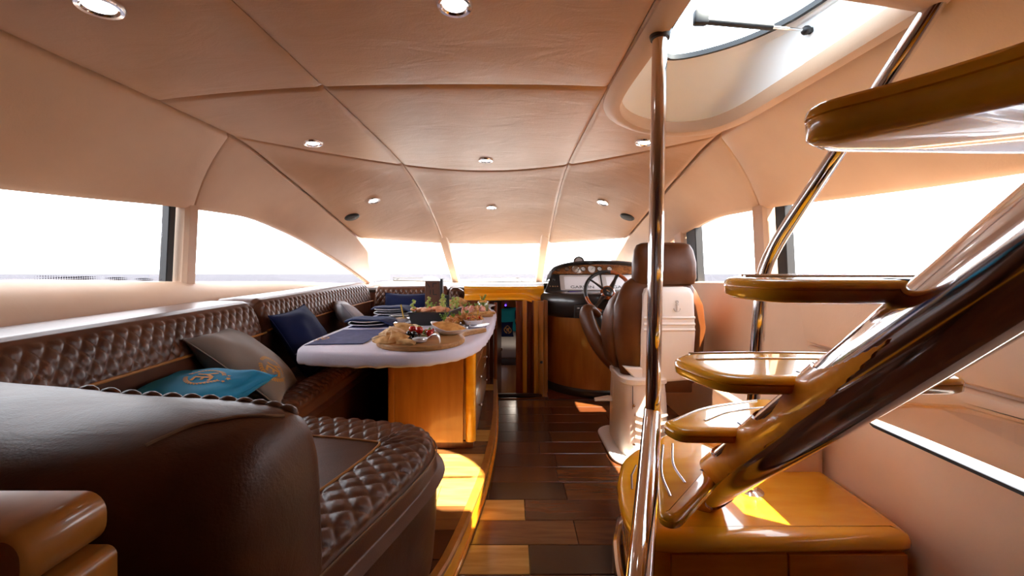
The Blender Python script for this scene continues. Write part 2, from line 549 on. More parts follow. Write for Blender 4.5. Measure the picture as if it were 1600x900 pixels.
def headliner_panel(s0, s1, t0, t1, name='headliner_panel', parent=None):
    b = nb()
    gs, gt = 0.022, 0.028
    S = edge_params(s0 + 0.0012, s1 - 0.0012, 16, gs); T = edge_params(t0 + 0.002, t1 - 0.002, 18, gt)
    rows = []
    for t in T:
        r = []
        for s in S:
            ds = min(s - s0, s1 - s) / gs; dt = min(t - t0, t1 - t) / gt
            e = (1 - min(1, ds)) ** 2 + (1 - min(1, dt)) ** 2
            r.append(cpt(s, t, 0.013 * min(1.2, e)))
        rows.append(r)
    bot = sheet(b, rows)
    top = sheet(b, [[p + Vector((0, 0, 0.025)) for p in r] for r in rows])
    ns, ntt = len(S), len(T)
    def side(a, c, a2, c2):
        b.faces.new((a, c, c2, a2))
    for j in range(ns - 1):
        side(bot[0][j], bot[0][j+1], top[0][j], top[0][j+1]); side(bot[-1][j], bot[-1][j+1], top[-1][j], top[-1][j+1])
    for i in range(ntt - 1):
        side(bot[i][0], bot[i+1][0], top[i][0], top[i+1][0]); side(bot[i][-1], bot[i+1][-1], top[i][-1], top[i+1][-1])
    return done(b, name, M['headliner'], parent)

# roof shell above the panels
b = nb()
S = lin(-1.05, 1.05, 21); T = lin(AFT, 5.1, 40)
lo = sheet(b, [[cpt(s, t, 0.045) for s in S] for t in T]); hi = sheet(b, [[cpt(s, t, 0.11) for s in S] for t in T])
for j in range(20):
    b.faces.new((lo[0][j], lo[0][j+1], hi[0][j+1], hi[0][j])); b.faces.new((lo[-1][j], lo[-1][j+1], hi[-1][j+1], hi[-1][j]))
for i in range(39):
    b.faces.new((lo[i][0], lo[i+1][0], hi[i+1][0], hi[i][0])); b.faces.new((lo[i][-1], lo[i+1][-1], hi[i+1][-1], hi[i][-1]))
ceiling = done(b, 'ceiling', M['cream_lip'])
tag(ceiling, 'cream leather lined saloon ceiling in seamed panels', 'ceiling', kind='structure')
SEAM = 0.475
ctrees = []
b = nb(); sheet(b, [[cpt(s, t) for s in lin(-1, 1, 61)] for t in lin(AFT, 5.1, 90)])
CEIL_BVH = BVHTree.FromBMesh(b); b.free()
for t0, t1 in ((AFT, 1.67), (1.67, 3.1), (3.1, 5.1)):
    for s0, s1 in ((-1.0, -SEAM), (-SEAM, SEAM), (SEAM, 1.0)):
        pn = headliner_panel(s0, s1, t0, t1, parent=ceiling)
        if s0 > 0 and t0 < 3.0: cut(pn, hatch_out, 1.6, 2.4)
cut(ceiling, hatch_out, 1.6, 2.4)

def ceil_z(x, y):
    h = CEIL_BVH.ray_cast(Vector((x, y, 0.5)), Vector((0, 0, 1)))
    return h[0].z if h[0] is not None else H + 0.67

# ---------------- stair hatch: leather rim, white well, glass lid
hatch = thing('window_1', 'roof hatch over the stairs with a white moulded well and glass lid', 'hatch', (0.78, 1.5, H + 0.75), kind='structure')
loops = []
for prof in ((-0.080, 0.016), (-0.076, 0.000), (-0.055, -0.012), (-0.025, -0.017), (0.0, -0.010), (0.008, 0.008), (0.006, 0.05)):
    o2 = inset2(hatch_out, prof[0])
    loops.append([Vector((x, y, ceil_z(min(x, 1.075), y) + prof[1])) for x, y in o2])
b = nb(); loft(b, loops, True, False); done(b, 'leather_rim', M['cream_lip'], hatch)
ZG = H + 0.875
def well(f, d=0.0):
    o2 = inset2(hatch_out, 0.006); o3 = inset2(lid_out, d) if d else lid_out
    lp = []
    for (x0, y0), (x1, y1) in zip(o2, o3):
        g = f ** 1.25
        lp.append(Vector((x0 + (x1 - x0) * g, y0 + (y1 - y0) * g, (ceil_z(min(x0, 1.07), y0) + 0.045) * (1 - f) + ZG * f)))
    return lp
loops = [well(f) for f in (0.0, 0.2, 0.4, 0.6, 0.78, 0.90)] + [well(0.905, 0.012), well(0.95, 0.016), well(1.0, 0.022)]
b = nb(); loft(b, loops, True, False); done(b, 'well_moulding', M['gelcoat_pale'], hatch, sharp=30)
b = nb()
loft(b, [[Vector((x, y, ZG - 0.004)) for x, y in inset2(lid_out, 0.016)], [Vector((x, y, ZG - 0.006)) for x, y in inset2(lid_out, 0.034)], [Vector((x, y, ZG + 0.014)) for x, y in inset2(lid_out, 0.034)]], True, False)
done(b, 'rubber_seal', M['black'], hatch)
b = nb(); slab(b, lid_out, [(0, ZG + 0.004), (0, ZG + 0.012)])
done(b, 'glass_lid', M['glass_hatch'], hatch, smooth=False)
# gas strut
st = thing('gas_strut', 'black gas strut with a steel rod holding the roof hatch lid', 'gas strut', (0.85, 1.35, ZG - 0.03))
a, c2 = Vector((0.675, 1.345, ZG - 0.030)), Vector((1.045, 1.365, ZG - 0.050))
mid = a.lerp(c2, 0.66)
b = nb(); tube(b, [a, mid], 0.011, 12); done(b, 'cylinder', M['black'], st)
b = nb(); tube(b, [mid, c2], 0.005, 10); done(b, 'rod', M['steel'], st)
b = nb(); box(b, a + Vector((-0.014, 0, 0.012)), (0.05, 0.03, 0.05), 0.008); done(b, 'bracket', M['black'], st)
b = nb(); blob(b, c2, 0.016); box(b, c2 + Vector((0.018, 0, -0.002)), (0.045, 0.022, 0.018), 0.005); done(b, 'end_fitting', M['black'], st)

# ---------------- side panels, windows and walls
WT_Y = [-1.3, 0.6, 1.29, 1.64, 2.14, 2.57, 3.0, 3.64, 4.125, 4.42]
WT_X = [-1.87, -1.86, -1.855, -1.85, -1.82, -1.80, -1.75, -1.70, -1.65, -1.63]
WT_Z = [0.22, 0.255, 0.272, 0.288, 0.314, 0.321, 0.245, 0.06, -0.124, -0.235]
SL_Z = {-1.3: -0.05, 1.29: -0.062, 1.64: -0.074, 2.14: -0.107, 3.0: -0.15, 4.42: -0.238, 5.2: -0.25}
SLY = sorted(SL_Z); SLZ = [SL_Z[q] for q in SLY]
def wt(y, sgn):
    return Vector((XC + sgn * -(sm(y, WT_Y, WT_X) - XC), y, H + sm(y, WT_Y, WT_Z)))
def sill(y, sgn):
    x = sm(min(y, 5.2), WT_Y + [5.2], [q - 0.02 for q in WT_X] + [-1.60])
    return Vector((XC + sgn * -(x - XC), y, H + sm(y, SLY, SLZ)))
def redge(t, sgn): return cpt(sgn, t)
WC_Y, WC_Z = 5.05, -0.227            # lower outer corner of the windscreen
def upper_panel(side, part):
    sgn = -1 if side == 'left' else 1
    if part == 0:
        R = [redge(t, sgn) for t in lin(AFT, 3.1, 40)]
        Wp = [wt(y, sgn) for y in lin(AFT, 2.2, 40)]
    else:
        R = resample([redge(t, sgn) for t in lin(3.1, 5.1, 40)] + [redge(5.1, sgn).lerp(Vector((XC + sgn * 1.4, WC_Y, H + WC_Z)), f) for f in (0.25, 0.5, 0.75, 1.0)], 0.08)
        Wp = resample([wt(y, sgn) for y in lin(2.2, 4.42, 60)], 0.02)
        n = 46
        R = [R[int(round(i / (n-1) * (len(R)-1)))] for i in range(n)]; Wp = [Wp[int(round(i / (n-1) * (len(Wp)-1)))] for i in range(n)]
    if part == 0: R, Wp = R[::-1], Wp[::-1]
    fr = (0.0, 0.035, 0.08, 0.16)
    R = [R[0].lerp(R[1], f) for f in fr] + R[1:]; Wp = [Wp[0].lerp(Wp[1], f) for f in fr] + Wp[1:]
    b = nb(); rows = []
    n = len(R)
    for i in range(n):
        r = []
        for q in [0, 0.01, 0.03, 0.08, 0.2, 0.35, 0.5, 0.65, 0.8, 0.92, 0.97, 1.0]:
            p = R[i].lerp(Wp[i], q)
            bulge = 0.018 * math.sin(math.pi * q)
            e = 0.010 * (1 - min(1, q / 0.03)) ** 2
            e += (0.022, 0.008, 0.002, 0.0)[i] if i < 4 else 0
            p = p + Vector((sgn * (bulge + e), 0, bulge * 0.7 + e * 0.5))
            r.append(p)
        r = [r[0] + Vector((-sgn * 0.004, 0, 0.075))] + r
        # return under the panel to the glass
        p = r[-1]
        r.append(p + Vector((sgn * 0.012, 0, -0.010))); r.append(p + Vector((sgn * 0.05, 0, -0.006))); r.append(p + Vector((sgn * 0.07, 0, 0.03)))
        rows.append(r)
    sheet(b, rows)
    bmesh.ops.recalc_face_normals(b, faces=b.faces[:])
    return done(b, 'side_panel', M['cream'], None, fix=False)

def wall_outline(side):
    return -1 if side == 'left' else 1
walls = {}
for side in ('left', 'right'):
    sgn = wall_outline(side)
    b = nb(); rows = []
    for y in lin(AFT, 5.2, 60):
        s0 = sill(y, sgn)
        if side == 'left':
            prof = [(0.07, -0.01), (0.02, 0.0), (0.0, -0.006), (-0.05, -0.06), (-0.10, -0.14), (-0.115, -0.30), (-0.115, -1.2)]
        else:
            prof = [(0.07, -0.01), (0.02, 0.0), (0.0, -0.008), (-0.012, -0.06), (-0.020, -0.30), (-0.035, -0.55)]
        rows.append([s0 + Vector((sgn * dx, 0, dz)) for dx, dz in prof])
    sheet(b, rows)
    w = done(b, 'wall_' + side, M['cream'])
    tag(w, ('port' if side == 'left' else 'starboard') + ' side wall lined in cream leather below the windows', 'wall', kind='structure')
    walls[side] = w
    for part in (0, 1):
        pn = upper_panel(side, part); pn.parent = w

# starboard lower wall: padded panels with a pointed low window
wr = walls['right']
def rx(z):      # inner face of the lower starboard wall at height z (relative to the eye)
    return sm(-z, [0.0, 0.55, 0.9, 1.22], [1.46, 1.425, 1.36, 1.33])
def rwall(yl, z, off=0.0): return Vector((rx(z) - off, yl, H + z))
zs_top = -0.60
def low_top(y): return sm(y, [0.55, 0.8, 1.26, 1.456, 1.54], [-0.640, -0.44, -0.485, -0.55, -0.632])
b = nb()   # wall below the low window and forward of it
rows = []
for y in lin(AFT, 3.9, 53):
    ztop = -0.645 if y < 1.54 else -0.62
    rows.append([rwall(y, z) + Vector((0.03 if i == 0 else 0, 0, 0)) for i, z in enumerate([ztop, ztop] + lin(ztop - 0.05, -1.22, 7))])
sheet(b, rows); done(b, 'lower_panel', M['cream'], wr)
b = nb(); rows = []
for y in lin(AFT, 1.54, 40):
    zb = low_top(y)
    rows.append([rwall(y, z) + Vector((dx, 0, 0)) for z, dx in ((-0.30, 0.0), (-0.40, 0), (zb + 0.02, 0), (zb, 0.004), (zb, 0.03))])
for y in lin(1.56, 3.9, 20):
    rows.append([rwall(y, z) for z in (-0.30, -0.40, -0.56, -0.60, -0.64)])
sheet(b, rows); done(b, 'middle_panel', M['cream'], wr)
# padded backrest-like panel proud of the wall, aft of the helm seat
b = nb()
ol = [(0.2, -0.09), (1.86, -0.11), (1.90, -0.15), (1.86, -0.37), (1.83, -0.385), (0.2, -0.375)]
M_pad = Matrix(((0, 0, 1, 0), (1, 0, 0, 0), (0, 1, 0, H), (0, 0, 0, 1)))
slab(b, ol, [(0, 1.45), (0, 1.425), (0.008, 1.412), (0.025, 1.408)], M_pad); done(b, 'padded_panel', M['cream'], wr)
b = nb()
ol = [(0.2, -0.39), (1.83, -0.395), (1.80, -0.56), (1.76, -0.60), (1.60, -0.585), (1.45, -0.53), (1.2, -0.455), (0.2, -0.41)]
slab(b, ol, [(0, 1.45), (0, 1.415), (0.008, 1.402), (0.02, 1.398)], M_pad); done(b, 'padded_panel', M['cream'], wr)
# cream locker corner behind the stairs
b = nb(); slab(b, rrect(0.30, 0.42, 0.05, c=(1.21, 1.86)), rprof(0.0, 0.56, 0.03)); done(b, 'corner_locker', M['cream'], wr)

def window(name, label, side, y0, y1, pillar=None):
    sgn = wall_outline(side)
    w = thing(name, label, 'window', sill((y0 + y1) / 2, sgn), kind='structure')
    b = nb(); rows = []
    for y in lin(y0, y1, 40):
        a, c = wt(y, sgn) + Vector((sgn * 0.055, 0, 0.01)), sill(y, sgn) + Vector((sgn * 0.055, 0, -0.01))
        rows.append([a.lerp(c, q) for q in (0, 0.33, 0.66, 1.0)])
    sheet(b, rows); done(b, 'pane', M['glass'], w)
    return w
def post(w, name, side, y0, y1, mt, off0, off1, r=0.01):
    """upright between sill and window head"""
    sgn = wall_outline(side); b = nb(); loops = []
    for q in lin(0, 1, 6):
        lp = []
        for yy, off in ((y0, off1), (y0, off0 + r), (y0 + r, off0), (y1 - r, off0), (y1, off0 + r), (y1, off1)):
            a, c = wt(yy, sgn), sill(yy, sgn)
            lp.append(c.lerp(a, q * 1.06 - 0.03) + Vector((sgn * off, 0, 0)))
        loops.append(lp)
    loft(b, loops, True, True); return done(b, name, mt, w)
w2 = window('window_2', 'aft port side window looking over the sea', 'left', 1.20, 2.15)
post(w2, 'rubber_frame', 'left', 2.085, 2.125, M['black'], 0.035, 0.075, 0.004)
w3 = window('window_3', 'forward port side window with an arched top', 'left', 2.21, 4.40)
post(w3, 'leather_pillar', 'left', 2.150, 2.235, M['cream'], -0.005, 0.07, 0.016)
w4 = window('window_4', 'aft starboard side window behind the stairs', 'right', 1.0, 2.14)
post(w4, 'rubber_frame', 'right', 2.055, 2.125, M['black'], 0.03, 0.075, 0.004)
w5 = window('window_5', 'middle starboard side window beside the helm seat', 'right', 2.25, 2.95)
post(w5, 'leather_pillar', 'right', 2.155, 2.27, M['cream'], -0.005, 0.07, 0.016)
post(w5, 'rubber_frame', 'right', 2.90, 3.02, M['black'], 0.02, 0.075, 0.004)
w6 = window('window_6', 'small forward starboard window ahead of the helm seat', 'right', 3.10, 4.40)
post(w6, 'leather_pillar', 'right', 3.04, 3.17, M['cream'], -0.005, 0.07, 0.016)
# dotted frit band along the foot of the aft windows
m_frit = bpy.data.materials.new('dotted_black_frit'); m_frit.use_nodes = True
t_ = m_frit.node_tree; t_.nodes.clear()
tcn = t_.nodes.new('ShaderNodeTexCoord'); vo = t_.nodes.new('ShaderNodeTexVoronoi'); vo.inputs['Scale'].default_value = 110; vo.inputs['Randomness'].default_value = 0.0
gt = t_.nodes.new('ShaderNodeMath'); gt.operation = 'LESS_THAN'; gt.inputs[1].default_value = 0.42
tr = t_.nodes.new('ShaderNodeBsdfTransparent'); df = t_.nodes.new('ShaderNodeBsdfDiffuse'); df.inputs['Color'].default_value = (0.02, 0.02, 0.03, 1)
mx = t_.nodes.new('ShaderNodeMixShader'); om = t_.nodes.new('ShaderNodeOutputMaterial')
t_.links.new(tcn.outputs['Object'], vo.inputs['Vector']); t_.links.new(vo.outputs['Distance'], gt.inputs[0]); t_.links.new(gt.outputs[0], mx.inputs['Fac'])
t_.links.new(tr.outputs[0], mx.inputs[1]); t_.links.new(df.outputs[0], mx.inputs[2]); t_.links.new(mx.outputs[0], om.inputs['Surface'])
for w, side in ((w2, 'left'), (w4, 'right')):
    sgn = wall_outline(side); b = nb(); rows = []
    for y in lin(1.2, 2.08, 30):
        c = sill(y, sgn) + Vector((sgn * 0.05, 0, 0)); rows.append([c, c + Vector((0, 0, 0.016))])
    sheet(b, rows); done(b, 'frit_band', m_frit, w)
# unseen panels added over the aft side windows to cut the light there
for w, side, yy in ((walls['left'], 'left', 1.21), (walls['right'], 'right', 1.01)):
    sgn = wall_outline(side); b = nb(); rows = []
    for y in lin(AFT, yy, 30):
        a, c = wt(y, sgn) + Vector((sgn * 0.04, 0, 0.02)), sill(y, sgn) + Vector((sgn * 0.04, 0, -0.02))
        rows.append([a.lerp(c, q) for q in (0, 0.33, 0.66, 1.0)])
    sheet(b, rows); done(b, 'aft_light_blocker', M['cream'], w)
# low pointed starboard window
w7 = thing('window_7', 'low pointed starboard window beside the stair base', 'window', (1.45, 1.0, H - 0.6), kind='structure')
b = nb(); rows = []
for y in lin(AFT, 1.54, 30): rows.append([Vector((1.447, y, H + low_top(y) + 0.01)), Vector((1.447, y, H - 0.66))])
sheet(b, rows); done(b, 'pane', M['glass'], w7)
b = nb(); rows = []
for y in lin(AFT, 1.53, 30): rows.append([rwall(y, -0.645) + Vector((dx, 0, dz)) for dx, dz in ((0.0, 0.0), (0.008, 0.008), (0.018, 0.008), (0.026, 0.0))])
sheet(b, rows); done(b, 'rubber_frame', M['black'], w7)

# ---------------- windscreen with two leather mullions
ws = thing('window_8', 'wide curved windscreen divided by two slim leather mullions', 'windscreen', (XC, 5.6, H - 0.3), kind='structure')
def ws_pt(s, q):
    a = cpt(s, 5.1); a.z += 0.02
    c = Vector((XC + 1.40 * s, 6.10 - 1.05 * s * s, H + WC_Z - 0.075 * (1 - s * s) - 0.01))
    return a.lerp(c, q)
for s0, s1 in ((-1.0, -0.44), (-0.44, 0.44), (0.44, 1.0)):
    b = nb(); sheet(b, [[ws_pt(s, q) for s in lin(s0, s1, 14)] for q in lin(0, 1, 6)]); done(b, 'pane', M['glass'], ws)
for sgn in (-1, 1):
    top = P(683 if sgn < 0 else 856, 338, 4.35); bot = P(713 if sgn < 0 else 842, 442, 5.75)
    b = nb(); loops = []
    for q in lin(-0.03, 1.0, 8):
        p = top.lerp(bot, q); w_ = 0.052 + 0.004 * q
        loops.append([p + Vector(d) for d in ((-w_, 0, 0.05), (-w_, 0, -0.005), (-w_ + 0.012, -0.01, -0.018), (w_ - 0.012, -0.01, -0.018), (w_, 0, -0.005), (w_, 0, 0.05))])
    loft(b, loops, True, True); done(b, 'mullion', M['cream'], ws)
b = nb(); tube(b, [ws_pt(s, 0.995) + Vector((0, 0.01, 0.0)) for s in lin(-0.98, 0.98, 40)], 0.012, 8); done(b, 'rubber_seal', M['black'], ws)

# ---------------- dash shelf under the windscreen
b = nb(); rows = []
for s in lin(-1.0, 1.0, 41):
    c = ws_pt(s, 1.0) + Vector((0, 0.05, -0.005))
    x = c.x
    yn = 4.12 if x < -0.42 else (3.80 if x < 0.34 else 4.30)
    zn = H - 0.275 if x < -0.42 else H - 0.236
    f = Vector((x, min(yn, c.y - 0.1), zn))
    rows.append([c, c.lerp(f, 0.4), c.lerp(f, 0.8), f, f + Vector((0, 0.0, -0.02)), f + Vector((0, 0.05, -0.05))])
sheet(b, rows)
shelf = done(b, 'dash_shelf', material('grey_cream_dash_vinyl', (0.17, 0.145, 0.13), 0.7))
tag(shelf, 'pale cream dash shelf running under the windscreen', 'shelf', kind='structure')

# ---------------- forward bulkhead under the dash shelf, either side of the companionway
b = nb()
box(b, (-1.08, 4.22, 0.42), (1.30, 0.05, 1.06)); box(b, (1.02, 4.72, 0.42), (1.40, 0.05, 1.06)); box(b, (0.32, 4.30, 0.40), (0.04, 0.85, 1.02))
box(b, (0.93, 4.10, -0.02), (1.2, 1.25, 0.03))
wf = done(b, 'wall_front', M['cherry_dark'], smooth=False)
tag(wf, 'dark cherry bulkhead under the dash shelf beside the companionway', 'wall', kind='structure')

# ---------------- back wall behind the camera, closed and dark to dim the foreground
b = nb()
box(b, (-0.20, AFT - 0.03, 1.0), (3.5, 0.06, 2.1))
wb = done(b, 'wall_back', M['cherry_dark'], smooth=False)
tag(wb, 'dark cherry aft bulkhead behind the viewer', 'wall', kind='structure')

# ---------------- foredeck, wipers outside the windscreen
b = nb(); rows = []
for s in lin(-1.25, 1.25, 21):
    c = ws_pt(max(-1, min(1, s)), 1.0)
    rows.append([Vector((XC + 1.4 * s, c.y + 0.02, H - 0.345)), Vector((XC + 1.3 * s, 7.2, H - 0.36)), Vector((XC + 1.0 * s, 8.6, H - 0.40)), Vector((XC + 0.2 * s, 10.2, H - 0.42)), Vector((XC + 0.2 * s, 10.2, H - 1.2))])
sheet(b, rows); fd = done(b, 'foredeck', M['gelcoat'])
tag(fd, 'white foredeck beyond the windscreen', 'deck', kind='structure')
m_deck = material('grey_nonslip_deck', (0.20, 0.20, 0.20), 0.8, bump=0.3, bscale=120)
for sgn, nm in ((-1, 'port'), (1, 'starboard')):
    b = nb(); slab(b, [(XC + sgn * 1.74, AFT), (XC + sgn * 2.35, AFT), (XC + sgn * 2.30, 3.5), (XC + sgn * 1.9, 5.6), (XC + sgn * 1.62, 5.4), (XC + sgn * 1.70, 3.5)], [(0, H - 0.86), (0, H - 0.80), (0.01, H - 0.79)])
    sdk = done(b, 'side_deck', m_deck, smooth=False)
    tag(sdk, 'pale side deck outside the ' + nm + ' windows', 'deck', kind='structure')
def wiper(u0, u1, lab):
    w = thing('windscreen_wiper', lab, 'wiper', P(u0, 439, 6.2))
    pa, pb = P(u0, 440, 6.22), P(u1, 434, 6.10)
    b = nb(); tube(b, [pa, pa.lerp(pb, 0.5) + Vector((0, 0, 0.03)), pb], [0.012, 0.009, 0.006], 8); done(b, 'arm', M['black'], w)
    b = nb(); tube(b, [pb + Vector((-0.25, -0.05, 0.0)), pb + Vector((0.22, 0.0, -0.005))], 0.008, 6); done(b, 'blade', M['black'], w)
wiper(612, 640, 'black windscreen wiper resting at the foot of the left pane')
wiper(818, 792, 'black windscreen wiper resting at the foot of the centre pane')
b = nb(); loops = []
for i, q in enumerate(lin(0, 1, 14)):
    r = 0.085 * math.sin(math.pi * min(0.98, max(0.02, q))) ** 0.5
    c = P(657, 439, 7.2).lerp(P(688, 439, 7.2), q)
    loops.append([c + Vector((0, math.cos(a) * r * 1.3, math.sin(a) * r + 0.0)) for a in lin(0, 2*math.pi, 13)[:-1]])
loft(b, loops, True, True)
o = done(b, 'deck_cover', material('blue_canvas', (0.10, 0.16, 0.36), 0.8))
tag(o, 'blue canvas cover rolled up on the foredeck outside', 'deck cover')
# ================================================================== SOFA
SEATZ = H - 0.65
def quilt(a, bb, dw, dh):
    p = a / dw + bb / dh; q = a / dw - bb / dh
    return min(1.0, (abs(math.sin(math.pi * p)) * abs(math.sin(math.pi * q))) ** 0.5 * 1.15)

m_quilt = material('quilted_brown_leather', (0.085, 0.029, 0.014), 0.36, col2=(0.14, 0.055, 0.028), nscale=5, ndetail=5, bump=0.10, bscale=260, spec=0.45)
_t = m_quilt.node_tree; _b = _t.nodes['Principled BSDF']
_at = _t.nodes.new('ShaderNodeAttribute'); _at.attribute_name = 'groove'
_mx = _t.nodes.new('ShaderNodeMix'); _mx.data_type = 'RGBA'
_src = _b.inputs['Base Color'].links[0].from_socket
_t.links.new(_src, _mx.inputs['A']); _mx.inputs['B'].default_value = (0.20, 0.105, 0.055, 1)
_t.links.new(_at.outputs['Fac'], _mx.inputs['Factor']); _t.links.new(_mx.outputs['Result'], _b.inputs['Base Color'])

def sweep_quilt(name, path, prof, qrange, parent, dw=0.052, dh=0.078, amp=0.010, step=0.0048, ends=(0.05, 0.05), endr=0.05, mt=None, wave=0.0):
    """path: plan points (front line); prof: list of (d, z) with d measured to the LEFT of the path direction;
    qrange: arc-length range of the profile that is quilted"""
    path = resample([Vector((p[0], p[1], 0)) for p in path], step)
    pr = resample([Vector((d, z, 0)) for d, z in prof], step)
    L = [0.0]
    for a, c in zip(path, path[1:]): L.append(L[-1] + (c - a).length)
    Lp = [0.0]
    for a, c in zip(pr, pr[1:]): Lp.append(Lp[-1] + (c - a).length)
    bm = nb(); lay = bm.verts.layers.float.new('groove')
    rows = []
    zmid = sum(p.y for p in pr) / len(pr); dmid = max(p.x for p in pr) * 0.5
    for i, p in enumerate(path):
        a = path[max(0, i-1)]; c = path[min(len(path)-1, i+1)]
        T = (c - a).normalized(); N = Vector((-T.y, T.x, 0))
        e0, e1 = L[i], L[-1] - L[i]
        k = 0.0
        for e, r in ((e0, ends[0]), (e1, ends[1])):
            if r > 0 and e < r:
                x = 1 - e / r; k = max(k, 1 - math.sqrt(max(0, 1 - x * x)))
        row = []
        for j, q in enumerate(pr):
            a2 = pr[max(0, j-1)]; c2 = pr[min(len(pr)-1, j+1)]
            t2 = (c2 - a2).normalized(); n2 = Vector((-t2.y, t2.x))      # outwards from the profile
            h = 0.0; g = 0.0
            if qrange[0] <= Lp[j] <= qrange[1]:
                fade = min(1, (Lp[j] - qrange[0]) / 0.02, (qrange[1] - Lp[j]) / 0.02)
                qv = quilt(L[i], Lp[j] - qrange[0], dw, dh)
                h = amp * qv * (0.35 + 0.65 * fade); g = max(0, 1 - qv / 0.22) * 0.55
            d = q.x + n2.x * h; z = q.y + n2.y * h
            d += (dmid - d) * 0.30 * k if endr else 0
            z += (zmid - z) * 0.22 * k if endr else 0
            pos = p + N * d; pos.z = z
            v = bm.verts.new(pos); v[lay] = g
            row.append(v)
        rows.append(row)
    for i in range(len(rows) - 1):
        for j in range(len(rows[0]) - 1):
            bm.faces.new((rows[i][j], rows[i][j+1], rows[i+1][j+1], rows[i+1][j]))
    for rr in (rows[0], rows[-1]):
        try: bm.faces.new(rr)
        except ValueError: pass
    return done(bm, name, mt or m_quilt, parent, sharp=60)

sofa = thing('corner_sofa', 'U-shaped brown leather sofa with diamond-quilted backs around the table', 'sofa', (-1.2, 2.2, PZ))
# side: path runs forward (+Y) along the front line with the wall on its left -> d is towards the wall
def back_prof(zt, zp, zs, depth=0.33, lean=0.05):
    # from seat up the front, over the top, to the rear; outward normal is on the left of travel (d decreasing side)
    return [(0.02, zs - 0.05), (0.0, zp - 0.012), (0.0, zp), (lean * 0.5, (zt + zp) / 2), (lean, zt - 0.035), (lean + 0.012, zt - 0.012), (lean + 0.04, zt), (depth * 0.7, zt + 0.004), (depth, zt - 0.005), (depth + 0.01, zt - 0.08), (depth + 0.01, zs - 0.05)]
zt = H - 0.212
pa = back_prof(zt, H - 0.395, SEATZ, 0.36, 0.055)
zq0 = 0.05 + (SEATZ - 0 - 0) * 0
def arc_to(prof, k):
    return sum((Vector(prof[i+1]) - Vector(prof[i])).length for i in range(k))
qa = (arc_to(pa, 2), arc_to(pa, 4) + 0.01)
pathA = spline([(-1.345, 0.95, 0), (-1.36, 1.4, 0), (-1.375, 1.9, 0), (-1.385, 2.16, 0)], 60)
sweep_quilt('backrest_cushion', pathA, pa, qa, sofa, ends=(0.0, 0.07))
pathB = spline([(-1.385, 2.175, 0), (-1.40, 2.7, 0), (-1.42, 3.3, 0), (-1.40, 3.86, 0)], 60)
pb_ = back_prof(H - 0.205, H - 0.385, SEATZ, 0.30, 0.05)
sweep_quilt('backrest_cushion', pathB, pb_, (arc_to(pb_, 2), arc_to(pb_, 4) + 0.01), sofa, ends=(0.05, 0.06))
pc = back_prof(H - 0.245, H - 0.44, SEATZ, 0.24, 0.05)
sweep_quilt('backrest_cushion', [(-1.42, 3.93), (-0.665, 3.93)], pc, (arc_to(pc, 2), arc_to(pc, 4) + 0.01), sofa, ends=(0.05, 0.05))
pd = back_prof(H - 0.262, H - 0.50, SEATZ - 0.05, 0.22, 0.05)
sweep_quilt('backrest_cushion', spline([(-0.655, 3.90, 0), (-0.54, 3.90, 0), (-0.455, 3.95, 0)], 20), pd, (arc_to(pd, 2), arc_to(pd, 4) + 0.02), sofa, ends=(0.04, 0.10))
for pth, zz in ((pathA, H - 0.395), (pathB, H - 0.385)):
    b = nb(); tube(b, [Vector((p.x + 0.003, p.y, zz)) for p in resample(pth, 0.05)], 0.006, 8); done(b, 'piping', M['piping'], sofa)

# long port seat: plain leather, quilted front border
def seat_border_prof(w=0.165, drop=0.10, zt=SEATZ):
    return [(-0.03, zt - drop), (0.0, zt - drop + 0.015), (0.004, zt - 0.045), (0.02, zt - 0.012), (0.05, zt + 0.004), (w * 0.6, zt + 0.006), (w, zt - 0.002), (w + 0.008, zt - 0.03)]
sp_ = seat_border_prof()
qs = (arc_to(sp_, 3) - 0.02, arc_to(sp_, 6))
pathS = spline([(-0.985, 1.70, 0), (-0.985, 2.4, 0), (-0.985, 3.1, 0), (-0.95, 3.45, 0)], 40)
sweep_quilt('seat_border', pathS, sp_, qs, sofa, ends=(0.05, 0.0), dw=0.05, dh=0.085)
b = nb(); slab(b, [(-1.155, 1.62), (-1.155, 3.95), (-1.40, 3.95), (-1.36, 1.62)], rprof(SEATZ - 0.12, SEATZ - 0.004, 0.015)); done(b, 'seat_cushion', M['leather'], sofa)
b = nb(); slab(b, [(-0.50, 3.50), (-0.50, 3.97), (-1.38, 3.97), (-1.38, 3.50)], rprof(SEATZ - 0.12, SEATZ, 0.03)); done(b, 'seat_cushion', M['leather'], sofa)
b = nb(); slab(b, [(-1.03, 1.60), (-1.03, 3.55), (-0.55, 3.55), (-0.55, 3.97), (-1.70, 3.97), (-1.70, 1.60)], [(0, PZ), (0, SEATZ - 0.10)]); done(b, 'base', M['leather'], sofa, smooth=False)

# near seat with wide quilted border
pathN = spline([(-0.455, 0.70, 0), (-0.405, 0.88, 0), (-0.325, 1.12, 0), (-0.278, 1.30, 0), (-0.282, 1.43, 0), (-0.36, 1.545, 0), (-0.53, 1.60, 0), (-0.75, 1.635, 0), (-0.97, 1.65, 0), (-1.12, 1.655, 0)], 120)
np_ = seat_border_prof(0.20, 0.105)
sweep_quilt('seat_border', pathN, np_, (arc_to(np_, 3) - 0.015, arc_to(np_, 6)), sofa, ends=(0, 0.03), dw=0.066, dh=0.092, amp=0.009, endr=0)
inn = []
pr_ = resample(pathN, 0.04)
for i, p in enumerate(pr_):
    a = pr_[max(0, i-1)]; c = pr_[min(len(pr_)-1, i+1)]; T = (c - a).normalized()
    inn.append((p.x - T.y * 0.20, p.y + T.x * 0.20))
inn = [q for q in inn if q[0] < -0.42 and q[0] > -1.15 and q[1] < 1.47]
